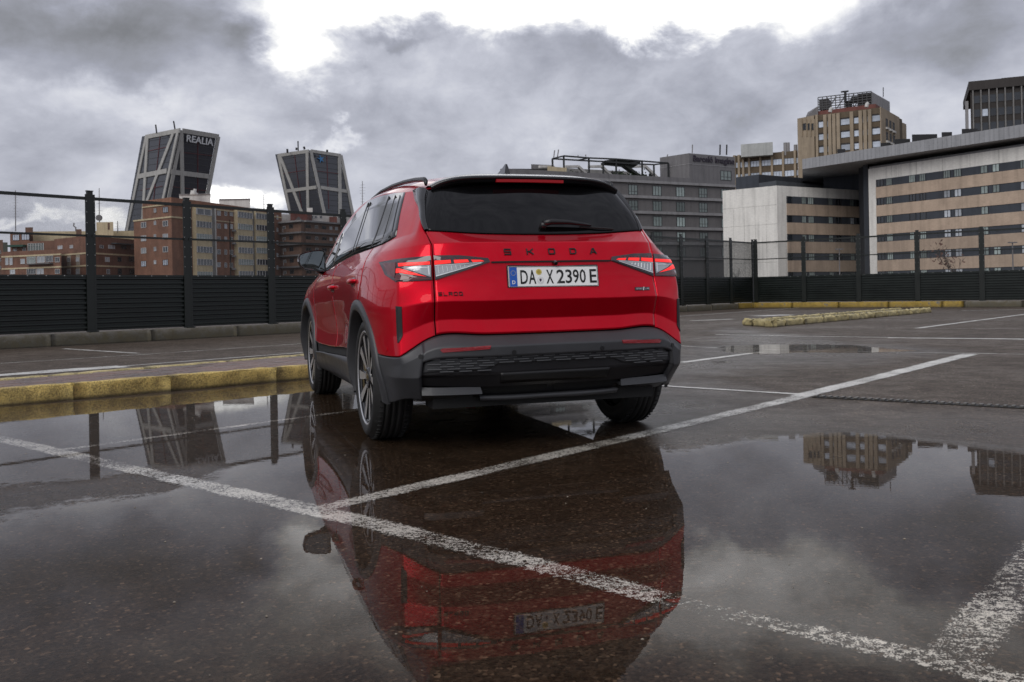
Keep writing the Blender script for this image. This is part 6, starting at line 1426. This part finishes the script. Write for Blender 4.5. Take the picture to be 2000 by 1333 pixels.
# ---- wiper
w0 = rear_pt([.018],[1.215],.012)[0]; pts = [rear_pt([x],[z],o_)[0] for x, z, o_ in ((.018,1.222,.030),(.06,1.226,.040),(.16,1.226,.036),(.25,1.221,.028),(.31,1.217,.022))]; pts = shear(np.array(pts))
wp = MB().tube([tuple(shear(rear_pt([.020],[1.217],.0))[0]), tuple(shear(rear_pt([.020],[1.221],.034))[0])], [.022,.018], 12).tube([tuple(p) for p in pts], [.019,.018,.014,.011,.007], 8).build('rear_wiper', SATB, rw, True)
pts = shear(np.array([rear_pt([x],[z],.012)[0] for x, z in ((.24,1.2115),(.33,1.2085),(.452,1.2005))])); MB().tube([tuple(p) for p in pts], .006, 6).build('wiper_blade', RUBB, rw)
# ---- door handles
def handles(sd):
    for y, z in ((.20,.940),(1.215,.909)):
        n_ = 14; rings = []
        c = sidept([y],[z],.0,sd)[0]
        for k in range(n_+1):
            u = k/n_; yy = y-.10+.20*u; of = .036*math.sin(math.pi*u)**.45; hh = .017*(.55+.45*math.sin(math.pi*u)**.5); p = sidept([yy],[z+.003*math.cos(math.pi*u)],.0,sd)[0]
            rings.append([(p[0]+sd*(of-.010)+sd*.013*math.cos(a), yy, p[2]+hh*math.sin(a)) for a in np.linspace(0,2*math.pi,11)])
        P = np.array(rings); grid_obj('door_handle', P, RED, None, 0, flip=(sd < 0))
        q = sidept([y+.0],[z-.004],.0012,sd); poly = [(y-.075,z-.030),(y+.075,z-.030),(y+.075,z+.026),(y-.075,z+.026)]; quad_patch('handle_shade', poly, mat('shaded_red', (.12,.003,.006), .3, coat=.5), sd, .0012, None, 'side', 8, .002, 6)  # flat patch: shade behind the handle is put into its darker red
both(handles)
# ---- mirrors
def mirrors(sd):
    out = [(.862,1.046),(.866,1.13),(.862,1.192),(.872,1.211),(.905,1.216),(.96,1.212),(1.02,1.200),(1.066,1.182),(1.078,1.160),(1.074,1.12),(1.062,1.086),(1.03,1.062),(.97,1.049),(.90,1.043)]
    out = np.array(out); c = out.mean(0); rows = []
    for sc, y in ((.93,1.992),(1.0,1.980),(1.0,2.02),(.985,2.07),(.93,2.12),(.80,2.165),(.55,2.195),(.2,2.205)): rows.append([(sd*(c[0]+(p[0]-c[0])*sc), y, c[1]+(p[1]-c[1])*sc) for p in list(out)+[out[0]]])
    m_ = grid_obj('wing_mirror', np.array(rows), GLOSSB, None, 0, flip=(sd > 0))
    gl = [(sd*(c[0]+(p[0]-c[0])*.90), 1.997-.02*(p[0]-.95), c[1]+(p[1]-c[1])*.89) for p in out]; n_ = len(gl); vs = [(sd*c[0],1.997-.02*(c[0]-.95),c[1])]+gl
    mesh_obj('mirror_glass', shear(np.array(vs)), [(0,i+1,(i+1)%n_+1) if sd > 0 else (0,(i+1)%n_+1,i+1) for i in range(n_)], mat('mirror_silver', (.19,.215,.225), .03, 1.), m_)
    rows = [[(sd*(x+dx), y+dy*1.0, z+dz) for dx, dy, dz in ((0,-.05,-.012),(0,.05,-.012),(0,.05,.012),(0,-.05,.012),(0,-.05,-.012))] for x, y, z in ((.80,2.11,1.035),(.87,2.09,1.03),(.925,2.07,1.05),(.95,2.06,1.075))]; grid_obj('mirror_foot', np.array(rows), SATB, m_, 0)
    MB().box(shear(np.array((sd*1.077,2.01,1.135))), (.010,.03,.022)).build('mirror_indicator', CHR, m_)
both(mirrors)
# ---- wheels
def wheel(label_x, y0, sd, first={}):
    xo = .905; cx = .79
    root = empty('wheel', None, None, (sd*cx, y0, .362), 0, parent=car)
    if sd < 0: root.rotation_euler = (0,0,math.pi)
    if first:
        def cp(o, par):
            for ch in list(o.children):
                c = ch.copy(); COL.objects.link(c); c.parent = par; cp(ch, c)
        cp(first['w'], root); return root
    first['w'] = root
    n = 72
    def lathe(name, prof, m_, par, n=n, smooth=True):
        vs = [(x, r_*math.cos(2*math.pi*k/n), r_*math.sin(2*math.pi*k/n)) for x, r_ in prof for k in range(n)]; m2 = len(prof)
        fs = [(i*n+k, i*n+(k+1)%n, (i+1)*n+(k+1)%n, (i+1)*n+k) for i in range(m2-1) for k in range(n)]; return mesh_obj(name, vs, fs, m_, par, smooth)
    g = [(-.085,.345),(-.108,.335),(-.118,.31),(-.113,.285),(-.10,.272),(-.10,.255)]
    tread = [(-.085,.345),(-.080,.354),(-.066,.360),(-.058,.361),(-.057,.353),(-.049,.353),(-.048,.3625),(-.022,.363),(-.021,.354),(-.011,.354),(-.010,.3635),(.010,.3635),(.011,.354),(.021,.354),(.022,.363),(.048,.3625),(.049,.353),(.057,.353),(.058,.361),(.066,.360),(.080,.354),(.085,.345)]
    ty = lathe('tyre', g[::-1]+tread[1:-1]+[(-a, b) for a, b in g], TYRE, root)
    # lateral tread cuts on the shoulders
    mb = MB()
    for k in range(64):
        a = 2*math.pi*k/64
        for sx in (-1,1): mb.box((sx*.073, .3585*math.cos(a), .3585*math.sin(a)), (.026,.0045,.0075), 0, (Vector((1,.0,0)), Vector((0,-math.sin(a),math.cos(a))), Vector((0,math.cos(a),math.sin(a)))))
    o = mb.build('tread_ribs', DARK, root); o['kind'] = 'stuff'
    rim = lathe('rim', [(-.10,.262),(-.095,.245),(.05,.235),(.085,.246),(.098,.258),(.103,.268),(.108,.277),(.104,.281),(.098,.279)], ALUD, root)
    lathe('rim_lip', [(.1035,.2675),(.1075,.271),(.109,.2765),(.106,.280)], ALU, root)
    lathe('brake_disc', [(-.03,.05),(-.03,.165),(.01,.165),(.01,.05)], mat('brake_iron', (.05,.048,.045), .55, .3), root); lathe('wheel_back', [(-.06,.02),(-.06,.25)], DARK, root)
    # five pairs of blades
    def P(r_, a, x): return Vector((x, r_*math.cos(a), r_*math.sin(a)))
    for k in range(5):
        a0 = 2*math.pi*k/5+.30; mbs = MB(); mbd = MB()
        for q in (-1,1):
            r0, r1 = .055, .266; a_in, a_out = a0+q*.24, a0+q*.34; w0, w1 = .26, .075
            xs0, xs1 = .086, .100
            fr = [P(r0,a_in-q*w0*.5,xs0), P(r1,a_out-q*w1*1.6,xs1), P(r1,a_out+q*w1*1.2,xs1), P(.17,a0+q*.47,.093), P(r0,a_in+q*w0*.9,xs0)]
            bk = [v-Vector((.035,0,0)) for v in fr]; m_ = len(fr)
            idx = list(range(m_)) if q > 0 else list(range(m_))[::-1]
            mbs.add(fr+bk, [tuple(idx), tuple(i+m_ for i in idx[::-1])]); mbd.add(fr+bk, [(i,(i+1)%m_,m_+(i+1)%m_,m_+i) for i in range(m_)])
        ins = [P(.075,a0-.18,.078), P(.255,a0-.27,.088), P(.255,a0+.27,.088), P(.075,a0+.18,.078)]; mbd.add(ins+[v-Vector((.02,0,0)) for v in ins], [(0,1,2,3),(4,7,6,5)])
        o = mbs.build('spoke', ALU, root); mbd.build('spoke_side', ALUD, root)
        # web between neighbouring pairs near the rim
        b0 = a0+math.pi/5; web = [P(.20,b0-.13,.080), P(.262,b0-.26,.090), P(.262,b0+.26,.090), P(.20,b0+.13,.080)]
        MB().add(web+[v-Vector((.012,0,0)) for v in web], [(0,1,2,3),(7,6,5,4),(0,4,5,1),(1,5,6,2),(2,6,7,3),(3,7,4,0)]).build('rim_insert', ALUD, root)
    lathe('hub_cap', [(.080,.066),(.094,.062),(.097,.05),(.099,.0)], ALUD, root, 24)
    return root
for y0 in (0, 2.765):
    for sd in (-1,1): wheel('', y0, sd)
